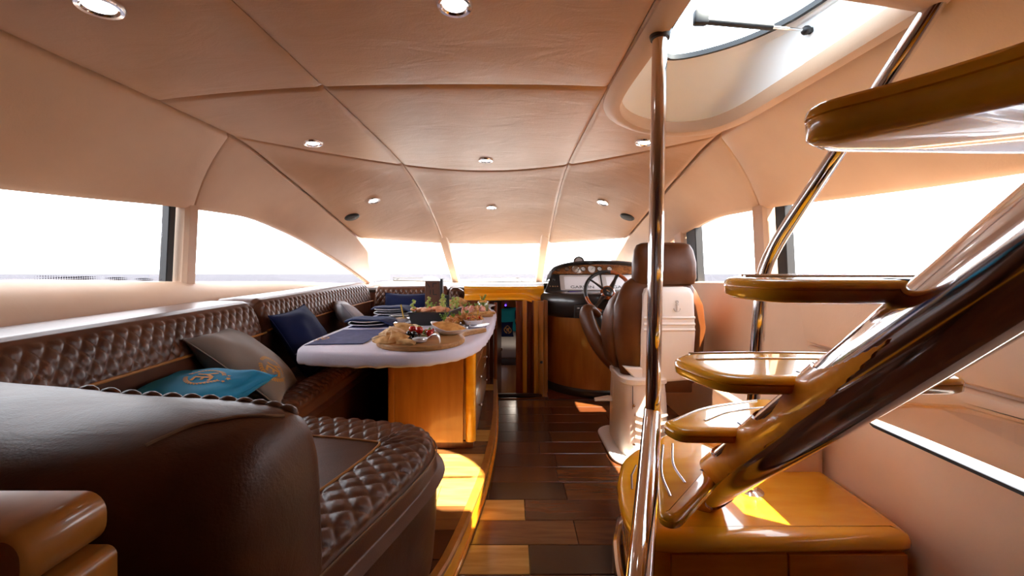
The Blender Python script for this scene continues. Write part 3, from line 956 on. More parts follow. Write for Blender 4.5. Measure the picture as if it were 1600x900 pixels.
b = nb(); slab(b, inn + [(-1.35, inn[-1][1]), (-1.35, 0.80), (inn[0][0], 0.80)], [(-0.012, SEATZ - 0.10), (-0.012, SEATZ - 0.008), (-0.004, SEATZ + 0.001)]); done(b, 'seat_cushion', M['leather'], sofa)
b = nb(); tube(b, [Vector((x, y, SEATZ + 0.003)) for x, y in inn], 0.0045, 6); done(b, 'piping', M['piping'], sofa)
# skirt below the near seat
b = nb(); rows = []
for i, p in enumerate(pr_):
    a = pr_[max(0, i-1)]; c = pr_[min(len(pr_)-1, i+1)]; T = (c - a).normalized(); N = Vector((-T.y, T.x, 0))
    rows.append([Vector((p.x, p.y, 0)) + N * d + Vector((0, 0, z)) for d, z in ((0.03, SEATZ - 0.09), (0.012, SEATZ - 0.12), (0.0, SEATZ - 0.15), (0.0, SEATZ - 0.25), (0.012, PZ + 0.05), (0.02, PZ))])
sheet(b, rows); done(b, 'skirt', M['leather'], sofa)
# stitched seam along the border edge
b = nb(); tube(b, [Vector((p.x, p.y, SEATZ - 0.035)) + Vector((0, 0, 0)) for p in pr_], 0.003, 6); done(b, 'seam', M['stitch'], sofa)

# near backrest: big rounded bolster whose rear faces the camera
cl = spline([(-0.425, 0.745, 0), (-0.58, 0.755, 0), (-0.80, 0.78, 0), (-1.10, 0.83, 0), (-1.50, 0.90, 0)], 60)
th = lambda f: sm(f, [0, 0.12, 0.4, 0.7, 1.0], [0.10, 0.15, 0.235, 0.30, 0.32])
tz = lambda f: sm(f, [0, 0.06, 0.15, 0.4, 1.0], [-0.36, -0.315, -0.298, -0.288, -0.275])
b = nb(); loops = []; seam_pts = []
NB = len(cl)
for i, p in enumerate(cl):
    f = i / (NB - 1)
    a = cl[max(0, i-1)]; c = cl[min(NB-1, i+1)]; T = (c - a).normalized(); N = Vector((T.y, -T.x, 0))   # N points forward (+Y)
    if N.y < 0: N = -N
    t_ = th(f); z1 = H + tz(f); e = f * 1.15
    shr = 1.0
    if e < 0.06: shr = 0.72 + 0.28 * math.sqrt(max(0, 1 - (1 - e / 0.06) ** 2))
    prof = [(0.13, SEATZ - 0.06), (0.125, SEATZ + 0.10), (0.115, z1 - 0.10), (0.10, z1 - 0.045), (0.075, z1 - 0.012), (0.04, z1), (-0.2 * t_, z1 - 0.004), (-0.55 * t_, z1 - 0.022), (-0.82 * t_, z1 - 0.055), (-1.0 * t_, z1 - 0.11), (-1.06 * t_, z1 - 0.19), (-1.04 * t_, z1 - 0.40), (-0.98 * t_, PZ)]
    lp = []
    for d, z in prof:
        d2 = 0.02 + (d - 0.02) * shr; z2 = z if z < SEATZ else SEATZ + (z - SEATZ) * (0.80 + 0.20 * (shr - 0.72) / 0.28)
        nn = noise.noise(Vector((p.x * 4, d * 6, z * 5))) * 0.006
        q = p + N * (d2 + nn); q.z = z2 + nn; lp.append(q)
    # sub-sample the profile for smoothness
    seam_pts.append(lp[9] + (lp[8] - lp[9]) * 0.0 - N * 0.002)
    loops.append(spline(lp, 40))
loft(b, loops, False, False)
vs_ = [v for v in b.verts]
b.verts.ensure_lookup_table()
b.faces.new([b.verts[j] for j in range(40)])
nbk = done(b, 'near_backrest', M['leather'], sofa, sharp=70)
sx_, sv_ = [40, 125, 165, 200, 250, 300, 350, 400, 460], [830, 772, 742, 714, 683, 665, 655, 650, 651]
sp2 = []
for lp in loops[3:]:
    best = None
    for j in range(15, 38):
        p = lp[j]; u = 800 + p.x / p.y * F; v = V0 + (H - p.z) / p.y * F
        d = abs(v - sm(u, sx_, sv_))
        if best is None or d < best[0]: best = (d, p + ((lp[j+1] - lp[j-1]).cross(cl[0] - cl[5])).normalized() * 0.0, u, j)
    if best[2] > 160 and best[0] < 12: sp2.append(best[1])
sp2 = [sum(sp2[max(0, i-2):i+3], Vector()) / len(sp2[max(0, i-2):i+3]) for i in range(len(sp2))]
sp2 = [q + Vector((0, -0.002, 0.0025)) for q in resample(sp2, 0.01)]
b = nb(); tube(b, sp2, 0.0035, 6); done(b, 'seam', M['stitch'], sofa)
# quilted front face of the near backrest is seen only as a scalloped edge
b = nb()
for i in range(6, 40, 3):
    p = loops[i][int(40 * 4.2 / 12)]
    blob(b, p + Vector((0, 0.004, -0.012)), 0.026, scale=(1.0, 0.6, 0.8))
done(b, 'quilted_edge', M['leather'], sofa)

# wooden cabinet beside the sofa, lower left
cab = thing('side_cabinet', 'cherry wood side cabinet with a rounded top, left of the near backrest', 'cabinet', (-0.96, 0.62, PZ))
MY = Matrix(((1, 0, 0, 0), (0, 0, -1, 0.545), (0, 1, 0, 0), (0, 0, 0, 1)))
b = nb(); slab(b, rrect(0.70, H - 0.40 - PZ, 0.015, c=(-0.910, (H - 0.40 + PZ) / 2)), [(0, 0), (0, 0.082), (0.004, 0.086)], MY); done(b, 'body', M['cherry'], cab)
b = nb(); slab(b, rrect(0.70, 0.072, 0.03, c=(-0.925, H - 0.360)), [(0, 0), (0, 0.084), (0.006, 0.092)], MY); done(b, 'top', M['cherry'], cab)

# ================================================================== PILLOWS
def pillow_pt(u, v, w, h, t, sgn, seed):
    x = w / 2 * u * (1 - 0.085 * (1 - v * v)); y = h / 2 * v * (1 - 0.085 * (1 - u * u))
    k = max(0.0, (1 - abs(u) ** 2.6) * (1 - abs(v) ** 2.6))
    z = t / 2 * k ** 0.55
    wv = 0.010 * noise.noise(Vector((u * 2.2 + seed, v * 2.2, seed * 1.3))) + 0.006 * math.sin((u * 3 + v * 5) + seed) * (1 - k)
    rad = 0.007 * noise.noise(Vector((math.atan2(v, u) * 3.2 + seed, 0, 0))) * (u * u + v * v)
    return Vector((x, y, sgn * (z + (wv + rad) * min(1, k * 4)) if True else 0))

def emblem(bm, surf, cx, cy, R, ang):
    """wreath of small leaves, the letters Y E and three stars, laid on a surface"""
    ca, sa = math.cos(ang), math.sin(ang)
    def put(poly, lift=0.0022):
        vs = [bm.verts.new(surf(cx + x * ca - y * sa, cy + x * sa + y * ca, lift)) for x, y in poly]
        try: bm.faces.new(vs)
        except ValueError: pass
    for side in (-1, 1):
        for i in range(15):
            a = math.radians(-90 + side * (8 + i * 10.2))
            p = Vector((math.cos(a), math.sin(a))) * R * 0.9
            for k in (-1, 1):
                d = a + side * (math.pi / 2) + k * 0.55
                tip = p + Vector((math.cos(d), math.sin(d))) * R * 0.21
                nrm = Vector((-math.sin(d), math.cos(d))) * R * 0.055
                m = p.lerp(tip, 0.5)
                put([p, m + nrm, tip, m - nrm])
    def stroke(x0, y0, x1, y1, w=0.075):
        d = Vector((x1 - x0, y1 - y0)); d.normalize(); n = Vector((-d.y, d.x)) * w * R
        a, c = Vector((x0, y0)) * R, Vector((x1, y1)) * R
        m = a.lerp(c, 0.5)
        put([a + n, m + n, m - n, a - n]); put([m + n, c + n, c - n, m - n])
    stroke(-0.55, 0.45, -0.22, 0.0); stroke(0.06, 0.45, -0.22, 0.0); stroke(-0.22, 0.0, -0.22, -0.48)
    stroke(0.12, 0.45, 0.12, -0.48); stroke(0.12, 0.42, 0.55, 0.42); stroke(0.12, 0.0, 0.46, 0.0); stroke(0.12, -0.45, 0.55, -0.45)
    for sx, sy, sr in ((0, 1.22, 0.17), (-0.34, 1.10, 0.13), (0.34, 1.10, 0.13)):
        put([(R * (sx + (sr if k % 2 == 0 else sr * 0.45) * math.sin(k * math.pi / 5)), R * (sy + (sr if k % 2 == 0 else sr * 0.45) * math.cos(k * math.pi / 5))) for k in range(10)])

def pillow(label, mt, w, h, t, loc, rot, emb=None, seed=1.0, group='scatter cushions on the sofa'):
    o = thing('cushion', label, 'cushion', loc, group=group)
    o.rotation_euler = rot
    N = 26
    b = nb()
    g = [math.copysign(abs(x) ** 0.8, x) for x in lin(-1, 1, N)]
    top = sheet(b, [[pillow_pt(u, v, w, h, t, 1, seed) for u in g] for v in g])
    bot = sheet(b, [[pillow_pt(u, v, w, h, t, -1, seed + 5) for u in g] for v in g])
    bmesh.ops.remove_doubles(b, verts=b.verts[:], dist=0.0008)
    done(b, 'cover', mt, o, local=True, sharp=80)
    b = nb()
    rim = [pillow_pt(u, -1, w, h, t, 1, seed) for u in g] + [pillow_pt(1, v, w, h, t, 1, seed) for v in g[1:]] + [pillow_pt(u, 1, w, h, t, 1, seed) for u in g[::-1][1:]] + [pillow_pt(-1, v, w, h, t, 1, seed) for v in g[::-1][1:]]
    tube(b, rim, 0.0035, 6); done(b, 'seam', mt, o, local=True)
    if emb:
        def surf(x, y, lift):
            u, v = x / (w / 2), y / (h / 2)
            for _ in range(3):
                u = x / (w / 2) / (1 - 0.085 * (1 - v * v)); v = y / (h / 2) / (1 - 0.085 * (1 - u * u))
            p = pillow_pt(max(-1, min(1, u)), max(-1, min(1, v)), w, h, t, 1, seed)
            return Vector((x, y, p.z + lift))
        b = nb(); emblem(b, surf, emb[0], emb[1], emb[2], emb[3]); e = done(b, 'emblem', M['gold'], o, local=True, smooth=False)
        e['label'] = 'gold embroidered wreath with the letters YE and three stars'
    return o
m_teal = material('teal_cotton', (0.002, 0.24, 0.46), 0.75, bump=0.2, bscale=600)
m_grey = material('grey_cotton', (0.22, 0.185, 0.16), 0.8, bump=0.2, bscale=600, sheen=0.3)
m_navy = material('navy_cotton', (0.005, 0.011, 0.055), 0.8, bump=0.2, bscale=600, spec=0.2)
m_ltgrey = material('light_grey_cotton', (0.42, 0.40, 0.42), 0.8, bump=0.2, bscale=600, sheen=0.3)
pillow('teal cushion with a gold wreath emblem lying flat on the sofa seat', m_teal, 0.42, 0.38, 0.15, (-1.205, 1.43, SEATZ + 0.150), (0.14, -0.02, -0.10), (0.06, 0.02, 0.062, -1.3), 1.0)
pillow('grey cushion with a gold wreath emblem leaning behind the teal one', m_grey, 0.48, 0.46, 0.17, (-1.275, 1.86, SEATZ + 0.160), (-0.05, 0.75, 0.32), (0.10, -0.10, 0.075, -1.2), 2.3)
pillow('navy cushion propped upright against the long sofa back', m_navy, 0.42, 0.42, 0.16, (-1.265, 2.36, SEATZ + 0.180), (0.1, 1.05, 0.15), None, 3.1)
pillow('light grey cushion leaning in the far corner of the sofa', m_ltgrey, 0.44, 0.42, 0.15, (-1.255, 3.06, SEATZ + 0.175), (0.0, 0.9, 0.6), None, 4.4)
pillow('navy cushion with drooping top against the far sofa back', m_navy, 0.46, 0.40, 0.14, (-1.03, 3.74, SEATZ + 0.165), (1.15, 0.0, 0.0), None, 5.7)
# ================================================================== TABLE
TZ = H - 0.44
tbl = thing('dinette_table', 'wooden dinette table on a cherry cabinet base with drawers', 'table', (-0.48, 2.8, PZ))
tab_out = [(-1.02, 1.90), (-0.85, 1.865), (-0.62, 1.85), (-0.45, 1.87), (-0.30, 1.965), (-0.205, 2.14), (-0.160, 2.40), (-0.140, 2.75), (-0.138, 3.15), (-0.150, 3.50), (-0.22, 3.66), (-0.40, 3.70), (-0.9, 3.70), (-1.10, 3.62), (-1.15, 3.4), (-1.15, 2.6), (-1.14, 2.15), (-1.10, 1.97)]
tab_out = [(p.x, p.y) for p in spline([Vector((x, y, 0)) for x, y in tab_out], 120, True)]
b = nb(); slab(b, inset2(tab_out, 0.012), rprof(TZ - 0.052, TZ - 0.006, 0.012)); done(b, 'tabletop', M['cherry'], tbl)
bx0, bx1, by0, by1 = -0.735, -0.215, 2.26, 3.42
bz0, bz1 = PZ + 0.045, TZ - 0.05
b = nb(); box(b, ((bx0 + bx1) / 2 - 0.02, (by0 + by1) / 2 + 0.015, (bz0 + bz1) / 2), (bx1 - bx0 - 0.05, by1 - by0 - 0.03, bz1 - bz0), 0.004); done(b, 'carcass', M['cherry'], tbl, smooth=False)
b = nb(); box(b, ((bx0 + bx1) / 2 - 0.015, by0 + 0.008, (bz0 + bz1) / 2), (bx1 - bx0 - 0.115, 0.02, bz1 - bz0), 0.002); done(b, 'end_panel', M['cherry'], tbl, smooth=False)
b = nb(); box(b, (bx0 + 0.024, by0 + 0.012, (bz0 + bz1) / 2), (0.036, 0.03, bz1 - bz0), 0.004); done(b, 'corner_post', M['cherry'], tbl)
b = nb(); slab(b, rrect(0.062, 0.062, 0.028, c=(bx1 - 0.031, by0 + 0.034)), [(0, bz0), (0, bz1)]); done(b, 'corner_post', M['honey'], tbl)
b = nb(); box(b, ((bx0 + bx1) / 2, (by0 + by1) / 2 + 0.01, PZ + 0.0225), (bx1 - bx0 - 0.03, by1 - by0 - 0.02, 0.043), 0.003); done(b, 'plinth', M['cherry_dark'], tbl, smooth=False)
zz = lin(bz0 + 0.004, bz1, 4)
for i in range(3):
    for j, (ya, yb) in enumerate(((by0 + 0.07, by0 + 0.60), (by0 + 0.61, by1 - 0.01))):
        b = nb(); box(b, (bx1 - 0.030, (ya + yb) / 2, (zz[i] + zz[i+1]) / 2 - 0.003), (0.034, yb - ya, zz[i+1] - zz[i] - 0.007), 0.004)
        dr = done(b, 'drawer', M['cherry'], tbl, smooth=False)
        b = nb(); c = Vector((bx1 - 0.013, (ya + yb) / 2, (zz[i] + zz[i+1]) / 2))
        tube(b, [c, c + Vector((0.012, 0, 0))], 0.005, 8); blob(b, c + Vector((0.018, 0, 0)), 0.011); done(b, 'knob', M['steel'], dr)
# cloth
m_cloth = material('white_linen', (0.78, 0.76, 0.90), 0.85, bump=0.3, bscale=350, wrinkle=0.15)
b = nb(); loops = []
n = len(tab_out)
per = [0.0]
for i in range(1, n): per.append(per[-1] + (Vector(tab_out[i]) - Vector(tab_out[i-1])).length)
fine = resample([Vector((x, y, 0)) for x, y in tab_out + [tab_out[0]]], 0.012)[:-1]
fo = [(p.x, p.y) for p in fine]
for d, dz, ruf in ((0.30, 0.0, 0), (0.12, 0.0, 0.0), (0.03, 0.0, 0.0), (0.010, -0.003, 0.0), (0.0, -0.012, 0.1), (-0.003, -0.030, 0.4), (-0.004, -0.055, 0.9), (0.0, -0.068, 1.2), (0.02, -0.073, 0.8), (0.05, -0.066, 0.3)):
    base = inset2(fo, d) if d < 0.2 else [(-0.62 + (x + 0.62) * 0.5, 2.75 + (y - 2.75) * 0.5) for x, y in fo]
    lp = []
    for i, (x, y) in enumerate(base):
        s = i * 0.012
        r = (noise.noise(Vector((s * 14, 0, 0))) + 0.6 * noise.noise(Vector((s * 33, 3, 0)))) * 0.006 * ruf
        nx, ny = fo[i][0] + 0.62, fo[i][1] - 2.75
        l = math.hypot(nx, ny)
        lp.append(Vector((x + nx / l * r, y + ny / l * r, TZ + dz + 0.004 * ruf * noise.noise(Vector((s * 20, 7, 0))))))
    loops.append(lp)
vs = loft(b, loops, True, False)
b.faces.new(vs[0])
cloth = done(b, 'tablecloth', m_cloth, sharp=80)
tag(cloth, 'white fitted linen cloth gathered around the table edge', 'tablecloth')

# ================================================================== COMPANIONWAY (way down to the forward cabin)
dw = thing('door_1', 'companionway doorway in striped cherry wood leading down to the cabin', 'doorway', (-0.03, 3.55, 0), kind='structure')
def upright(u0, u1, Y, mt, name='jamb_board', z0=-0.05, z1=H - 0.36, dep=0.05, by=0.004):
    x0, x1 = (u0 - 800) / F * Y, (u1 - 800) / F * Y
    b = nb(); box(b, ((x0 + x1) / 2, Y + dep / 2, (z0 + z1) / 2), (x1 - x0, dep, z1 - z0), by); return done(b, name, mt, dw)
m_stripe = material('honey_jamb_wood', (0.48, 0.17, 0.018), 0.25, col2=(0.58, 0.23, 0.03), nscale=3, stretch=(9, 9, 1), coat=0.8)
m_red = material('red_cherry_jamb', (0.17, 0.030, 0.006), 0.3, col2=(0.23, 0.05, 0.009), nscale=3, stretch=(9, 9, 1), coat=0.6)
upright(806, 816.5, 3.66, m_red, z0=-0.9); upright(816.5, 823.5, 3.62, m_stripe); upright(823.5, 831.5, 3.66, m_red); upright(831.5, 835, 3.60, m_red)
upright(834, 841.5, 3.575, m_stripe, dep=0.06); upright(841.5, 849.5, 3.56, M['cherry'], dep=0.08); upright(849.5, 856, 3.62, M['cherry'], dep=0.08)
upright(700, 764, 3.62, M['cherry_dark'])
b = nb(); box(b, (-0.155, 3.66, 0.22), (0.030, 0.05, 1.24), 0.004); done(b, 'jamb_board', m_red, dw)
b = nb(); c = P(846, 566, 3.56); blob(b, c, 0.014); done(b, 'latch', M['black'], dw)
# open door leaf of the companionway
dl = thing('cabin_door', 'dark cherry door leaf standing open in the companionway', 'door', (-0.15, 3.7, -0.5))
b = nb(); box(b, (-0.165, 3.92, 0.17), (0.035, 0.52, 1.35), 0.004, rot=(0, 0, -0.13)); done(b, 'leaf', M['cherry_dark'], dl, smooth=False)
b = nb(); c = P(782, 546, 4.10); blob(b, c, 0.022); tube(b, [c, c + Vector((-0.03, 0, 0))], 0.009, 8); done(b, 'knob', M['steel'], dl)
# curved fascia above the opening
b = nb(); rows = []
for x in lin(-0.47, 0.31, 40):
    f = (x + 0.03) / 0.36
    ztop = H - 0.232
    zb = H - 0.380 - 0.060 * max(0.0, (x - 0.10) / 0.2) ** 1.5 + 0.018 * (1 - f * f)
    yb = 3.74 - 0.05 * (1 - f * f)
    rows.append([Vector((x, yb + 0.10, ztop)), Vector((x, yb + 0.03, ztop)), Vector((x, yb + 0.005, ztop - 0.008)), Vector((x, yb, ztop - 0.03)), Vector((x, yb + 0.030, (ztop + zb) / 2)), Vector((x, yb + 0.012, zb + 0.045)), Vector((x, yb - 0.045, zb + 0.028)), Vector((x, yb - 0.065, zb + 0.012)), Vector((x, yb - 0.035, zb)), Vector((x, yb + 0.12, zb))])
rows = [spline(r, 28) for r in rows]
sheet(b, rows); done(b, 'fascia', M['honey'], dw)
# forward cabin below deck: steps, walls, bunk
fc = thing('forward_cabin', 'dim cherry-panelled forward cabin seen down the companionway', 'cabin', (0, 5.5, -0.9), kind='structure')
b = nb()
box(b, (-0.70, 5.3, -0.10), (0.04, 3.4, 1.9)); box(b, (0.90, 5.3, -0.10), (0.04, 3.4, 1.9)); box(b, (0.1, 7.0, -0.10), (1.64, 0.04, 1.9))
box(b, (0.1, 5.3, -1.05), (1.64, 3.4, 0.04))
done(b, 'cabin_shell', M['cherry'], fc, smooth=False)
b = nb(); box(b, (0.1, 5.6, 0.84), (1.64, 2.9, 0.03)); done(b, 'cabin_ceiling', M['cream'], fc, smooth=False)
for i in range(4):
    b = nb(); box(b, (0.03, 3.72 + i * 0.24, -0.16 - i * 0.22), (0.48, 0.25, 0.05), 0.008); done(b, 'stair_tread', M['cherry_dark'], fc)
    b = nb(); box(b, (0.03, 3.72 + i * 0.24 + 0.12, -0.27 - i * 0.22), (0.48, 0.02, 0.20)); done(b, 'stair_riser', M['dark_wood'], fc)
b = nb(); box(b, (0.03, 3.575, -0.3), (0.5, 0.03, 0.6)); done(b, 'stair_riser', M['dark_wood'], fc)
# lamp added under the cabin ceiling to brighten the bunk, out of sight
lamp = thing('added_cabin_lamp', 'small round lamp on the forward cabin ceiling', 'lamp', (0.05, 5.35, 0.82))
b = nb(); lathe(b, [(0.09, 0.0), (0.09, -0.015), (0.07, -0.03)], 20, c=(0.05, 5.35, 0.825)); done(b, 'diffuser', material('added_lamp_diffuser', (0.9, 0.85, 0.8), 0.5, emit=(1.0, 0.86, 0.72), estr=14.0), lamp)
b = nb(); lathe(b, [(0.11, 0.0), (0.11, -0.012), (0.095, -0.014)], 20, c=(0.05, 5.35, 0.83)); done(b, 'rim', M['steel'], lamp)
bunk = thing('bunk', 'forward cabin bunk with a white duvet beyond the companionway', 'bed', (0.1, 6.2, -1.03))
b = nb(); box(b, (0.1, 6.1, -0.60), (1.5, 1.5, 0.85), 0.01); done(b, 'bed_base', M['cherry'], bunk)
b = nb(); box(b, (0.1, 6.1, -0.06), (1.48, 1.46, 0.24), 0.06, seg=4); done(b, 'mattress', material('white_duvet', (0.78, 0.76, 0.74), 0.9, wrinkle=0.3), bunk)
b = nb(); box(b, (0.1, 5.345, -0.16), (1.5, 0.02, 0.10), 0.004); done(b, 'edge_rail', M['dark_wood'], bunk)
m_turq = material('turquoise_cotton', (0.01, 0.45, 0.62), 0.8)
def bunk_pillow(label, mt, loc, w, rot, emb=True):
    return pillow(label, mt, w, w, 0.13, loc, rot, (0.06, -0.05, 0.06, 0.0) if emb else None, 6.0 + loc[0], group='cushions on the cabin bunk')
bunk_pillow('turquoise cushion on the cabin bunk beyond the companionway', m_turq, (-0.13, 6.42, 0.265), 0.40, (1.25, 0, 0.1), False)
bunk_pillow('upper navy cushion on the cabin bunk', m_navy, (0.06, 6.50, 0.275), 0.40, (1.25, 0, -0.1))
bunk_pillow('small navy cushion lying in front on the cabin bunk', m_navy, (-0.13, 6.10, 0.155), 0.30, (0.75, 0, 0.05))
b = nb(); box(b, (0.05, 6.97, 0.55), (1.5, 0.02, 0.30), 0.004); done(b, 'wall_locker', m_stripe, fc)
b = nb(); lathe(b, [(0.016, 0), (0.016, 0.008)], 12, Matrix.Rotation(math.pi/2, 4, 'X'), c=P(790, 477, 6.9)); done(b, 'blue_indicator', material('blue_indicator_light', (0.05, 0.03, 0.5), 0.4, emit=(0.12, 0.05, 1.0), estr=3.0), fc)

# ================================================================== HELM CONSOLE
hx, hy, hr = 0.86, 4.02, 0.575
helm = thing('helm_console', 'helm console with a cherry drum base and a black instrument pod', 'helm console', (hx, hy, 0))
def arc(r, a0, a1, n, z, c=(hx, hy), sx=1.0):
    return [Vector((c[0] + r * sx * math.cos(math.radians(a)), c[1] + r * math.sin(math.radians(a)), z)) for a in lin(a0, a1, n)]
b = nb(); loft(b, [arc(hr, 150, 350, 60, z) for z in (0.07, 0.5, H - 0.46)], False, False); done(b, 'drum', M['cherry'], helm)
b = nb(); rows = []
for z, r in ((0.0, hr + 0.016), (0.045, hr + 0.018), (0.062, hr + 0.012), (0.07, hr)): rows.append(arc(r, 150, 350, 60, z))
loft(b, rows, False, False); done(b, 'kick_trim', M['black_gloss'], helm)
# pod bowl
b = nb(); rows = []
for z, r in ((-0.50, hr - 0.03), (-0.505, hr + 0.012), (-0.49, hr + 0.035), (-0.44, hr + 0.058), (-0.37, hr + 0.066), (-0.31, hr + 0.060), (-0.285, hr + 0.045), (-0.278, hr + 0.015), (-0.275, hr - 0.22)):
    rows.append([Vector((p.x, p.y if z > -0.6 else p.y, H + z - 0.03 * max(0, (0.25 - (p.x - hx) - 0.4)) ** 1)) for p in arc(r, 135, 350, 70, 0)])
loft(b, rows, False, False); done(b, 'pod_bowl', M['black_gloss'], helm)
# screen panel: sloped board above the bowl
def panel_basis(bl, br, tl):
    ex = (br - bl).normalized(); ey = (tl - bl); ey = (ey - ex * ey.dot(ex)).normalized(); ez = ex.cross(ey)
    return Matrix(((ex.x, ey.x, ez.x, bl.x), (ex.y, ey.y, ez.y, bl.y), (ex.z, ey.z, ez.z, bl.z), (0, 0, 0, 1)))
bl = Vector((0.335, 3.78, H - 0.285)); br = Vector((1.40, 3.78, H - 0.285)); tl = Vector((0.335, 3.90, H - 0.125))
MB_ = panel_basis(bl, br, tl)
b = nb(); slab(b, [(-0.02, -0.02), (1.06, -0.02), (1.06, 0.21), (0.095, 0.21), (0.06, 0.195)], rprof(-0.06, 0.0, 0.008), MB_); done(b, 'screen_panel', M['black_satin'], helm)
m_screen = material('pale_screen', (0.56, 0.54, 0.56), 0.25, emit=(0.62, 0.58, 0.60), estr=0.22)
m_bezel = material('pale_grey_bezel', (0.50, 0.47, 0.46), 0.4)
for k, x0 in enumerate((0.145, 0.565)):
    b = nb(); slab(b, rrect(0.405, 0.185, 0.012, c=(x0 + 0.2025, 0.098)), rprof(0.0, 0.012, 0.004), MB_); s_ = done(b, 'chart_plotter', m_bezel, helm)
    b = nb(); slab(b, rrect(0.345, 0.150, 0.004, c=(x0 + 0.215, 0.092)), [(0, 0.012), (0, 0.0135)], MB_); done(b, 'screen', m_screen, s_, smooth=False)
    b = nb(); text(b, 'GARMIN', 0.050, MB_ @ Matrix.Translation((x0 + 0.215, 0.040, 0.0150)) @ Matrix.Diagonal((1.25, 0.9, 1, 1)), 0.0005); lt = done(b, 'lettering', M['black'], s_, smooth=False)
# small key unit left of the plotter
b = nb(); lathe(b, [(0.014, 0), (0.014, 0.01), (0.009, 0.016)], 14, MB_ @ Matrix.Translation((0.085, 0.135, 0))); done(b, 'switch_knob', M['black_gloss'], helm)
for i in range(4):
    b = nb(); lathe(b, [(0.007, 0), (0.007, 0.006)], 10, MB_ @ Matrix.Translation((0.045 + i * 0.024, 0.055, 0))); done(b, 'push_button', M['steel'], helm)
# arched instrument hood with burl gauge board
m_burl = material('burl_veneer', (0.16, 0.045, 0.012), 0.2, col2=(0.32, 0.12, 0.035), nscale=22, ndetail=6, distort=2.0, coat=1.0)
gbl = Vector((0.40, 3.885, H - 0.115)); gbr = Vector((1.42, 3.885, H - 0.115)); gtl = Vector((0.40, 3.94, H - 0.005))
MG = panel_basis(gbl, gbr, gtl)
arch = [(0.0, 0.0)] + [(x, 0.0 + 0.105 * max(0.0, 1 - abs((x - 0.50) / 0.50) ** 2.6) ** 0.6) for x in lin(0.0, 1.0, 34)] + [(1.0, 0.0)]
arch = arch[::-1]
b = nb(); slab(b, arch, [(0, -0.03), (0, 0.0)], MG); done(b, 'gauge_board', m_burl, helm, smooth=False)
b = nb(); rows = []
for (x, y) in arch[1:-1]:
    f = 0.022
    o_ = Vector((x - 0.50, y)); 
    d = Vector(((x - 0.5) * 0.5, 0.25)); d.normalize()
    pts = []
    for off, zz_ in ((0.0, 0.0), (0.0, 0.05), (0.006, 0.062), (0.016, 0.06), (0.026, 0.04), (0.034, 0.0), (0.045, -0.12), (0.05, -0.30)):
        pts.append(MG @ Vector((x + d.x * off, y + d.y * off, zz_)))
    rows.append(pts)
loft(b, rows, False, False); done(b, 'instrument_hood', M['black_gloss'], helm)
m_dial = material('pale_gauge_dial', (0.75, 0.73, 0.70), 0.3, coat=0.6)
m_dial_d = material('tan_gauge_dial', (0.30, 0.17, 0.10), 0.3, coat=0.6)
for gu, gv, gr, pale in ((871.5, 425, 0.024, 0), (886, 423, 0.022, 0), (899, 424, 0.036, 0), (911.5, 423, 0.025, 1), (924.5, 424, 0.041, 1), (937, 423, 0.025, 1), (952.5, 425, 0.027, 1)):
    p = MG.inverted() @ P(gu, gv, 3.90)
    Mx = MG @ Matrix.Translation((p.x, 0.047 if gr > 0.03 else 0.052, 0.0))
    b = nb(); lathe(b, [(gr * 0.9, 0.002), (gr * 0.88, 0.004)], 24, Mx); g_ = done(b, 'gauge', m_dial if pale else m_dial_d, helm)
    b = nb(); lathe(b, [(gr, 0.0), (gr, 0.010), (gr * 0.96, 0.013), (gr * 0.88, 0.010), (gr * 0.88, 0.003)], 24, Mx); done(b, 'bezel', M['steel'] if gr > 0.03 else M['black_gloss'], g_)
    b = nb(); box(b, (0, 0, 0), (gr * 0.08, gr * 0.75, 0.001), rot=Mx @ Matrix.Translation((gr * 0.2, gr * 0.2, 0.006)) @ Matrix.Rotation(-0.8, 4, 'Z')); done(b, 'needle', M['black'], g_, smooth=False)
# small display unit below the screens
b = nb(); MD = Matrix.Translation(P(898, 462, 3.66)) @ Matrix.Rotation(math.radians(60), 4, 'X')
slab(b, rrect(0.135, 0.085, 0.008), rprof(-0.02, 0.022, 0.006), MD); du = done(b, 'display_unit', M['black_satin'], helm)
b = nb(); slab(b, rrect(0.105, 0.040, 0.003, c=(0, 0.014)), [(0, 0.022), (0, 0.0235)], MD); done(b, 'screen', material('violet_lcd', (0.02, 0.015, 0.06), 0.2, emit=(0.10, 0.06, 0.30), estr=0.5), du, smooth=False)
b = nb()
for i in range(5): box(b, (0, 0, 0), (0.012, 0.006, 0.003), rot=MD @ Matrix.Translation((-0.036 + i * 0.018, -0.026, 0.0235)))
done(b, 'buttons', M['steel'], du, smooth=False)
# switch panel on the bowl
MS = Matrix.Translation(P(912, 487, 3.395)) @ Matrix.Rotation(math.radians(10), 4, 'Z') @ Matrix.Rotation(math.radians(95), 4, 'X')
b = nb(); slab(b, rrect(0.17, 0.115, 0.01), rprof(-0.02, 0.006, 0.004), MS); sp = done(b, 'switch_panel', M['black_satin'], helm)
for r_ in range(3):
    for c_ in range(4):
        b = nb(); box(b, (0, 0, 0), (0.022, 0.012, 0.006), 0.002, rot=MS @ Matrix.Translation((-0.054 + c_ * 0.036, 0.034 - r_ * 0.032, 0.008)))
        done(b, 'rocker_switch', m_bezel if (r_, c_) in ((2, 1), (0, 0), (0, 2)) else M['black_gloss'], sp)
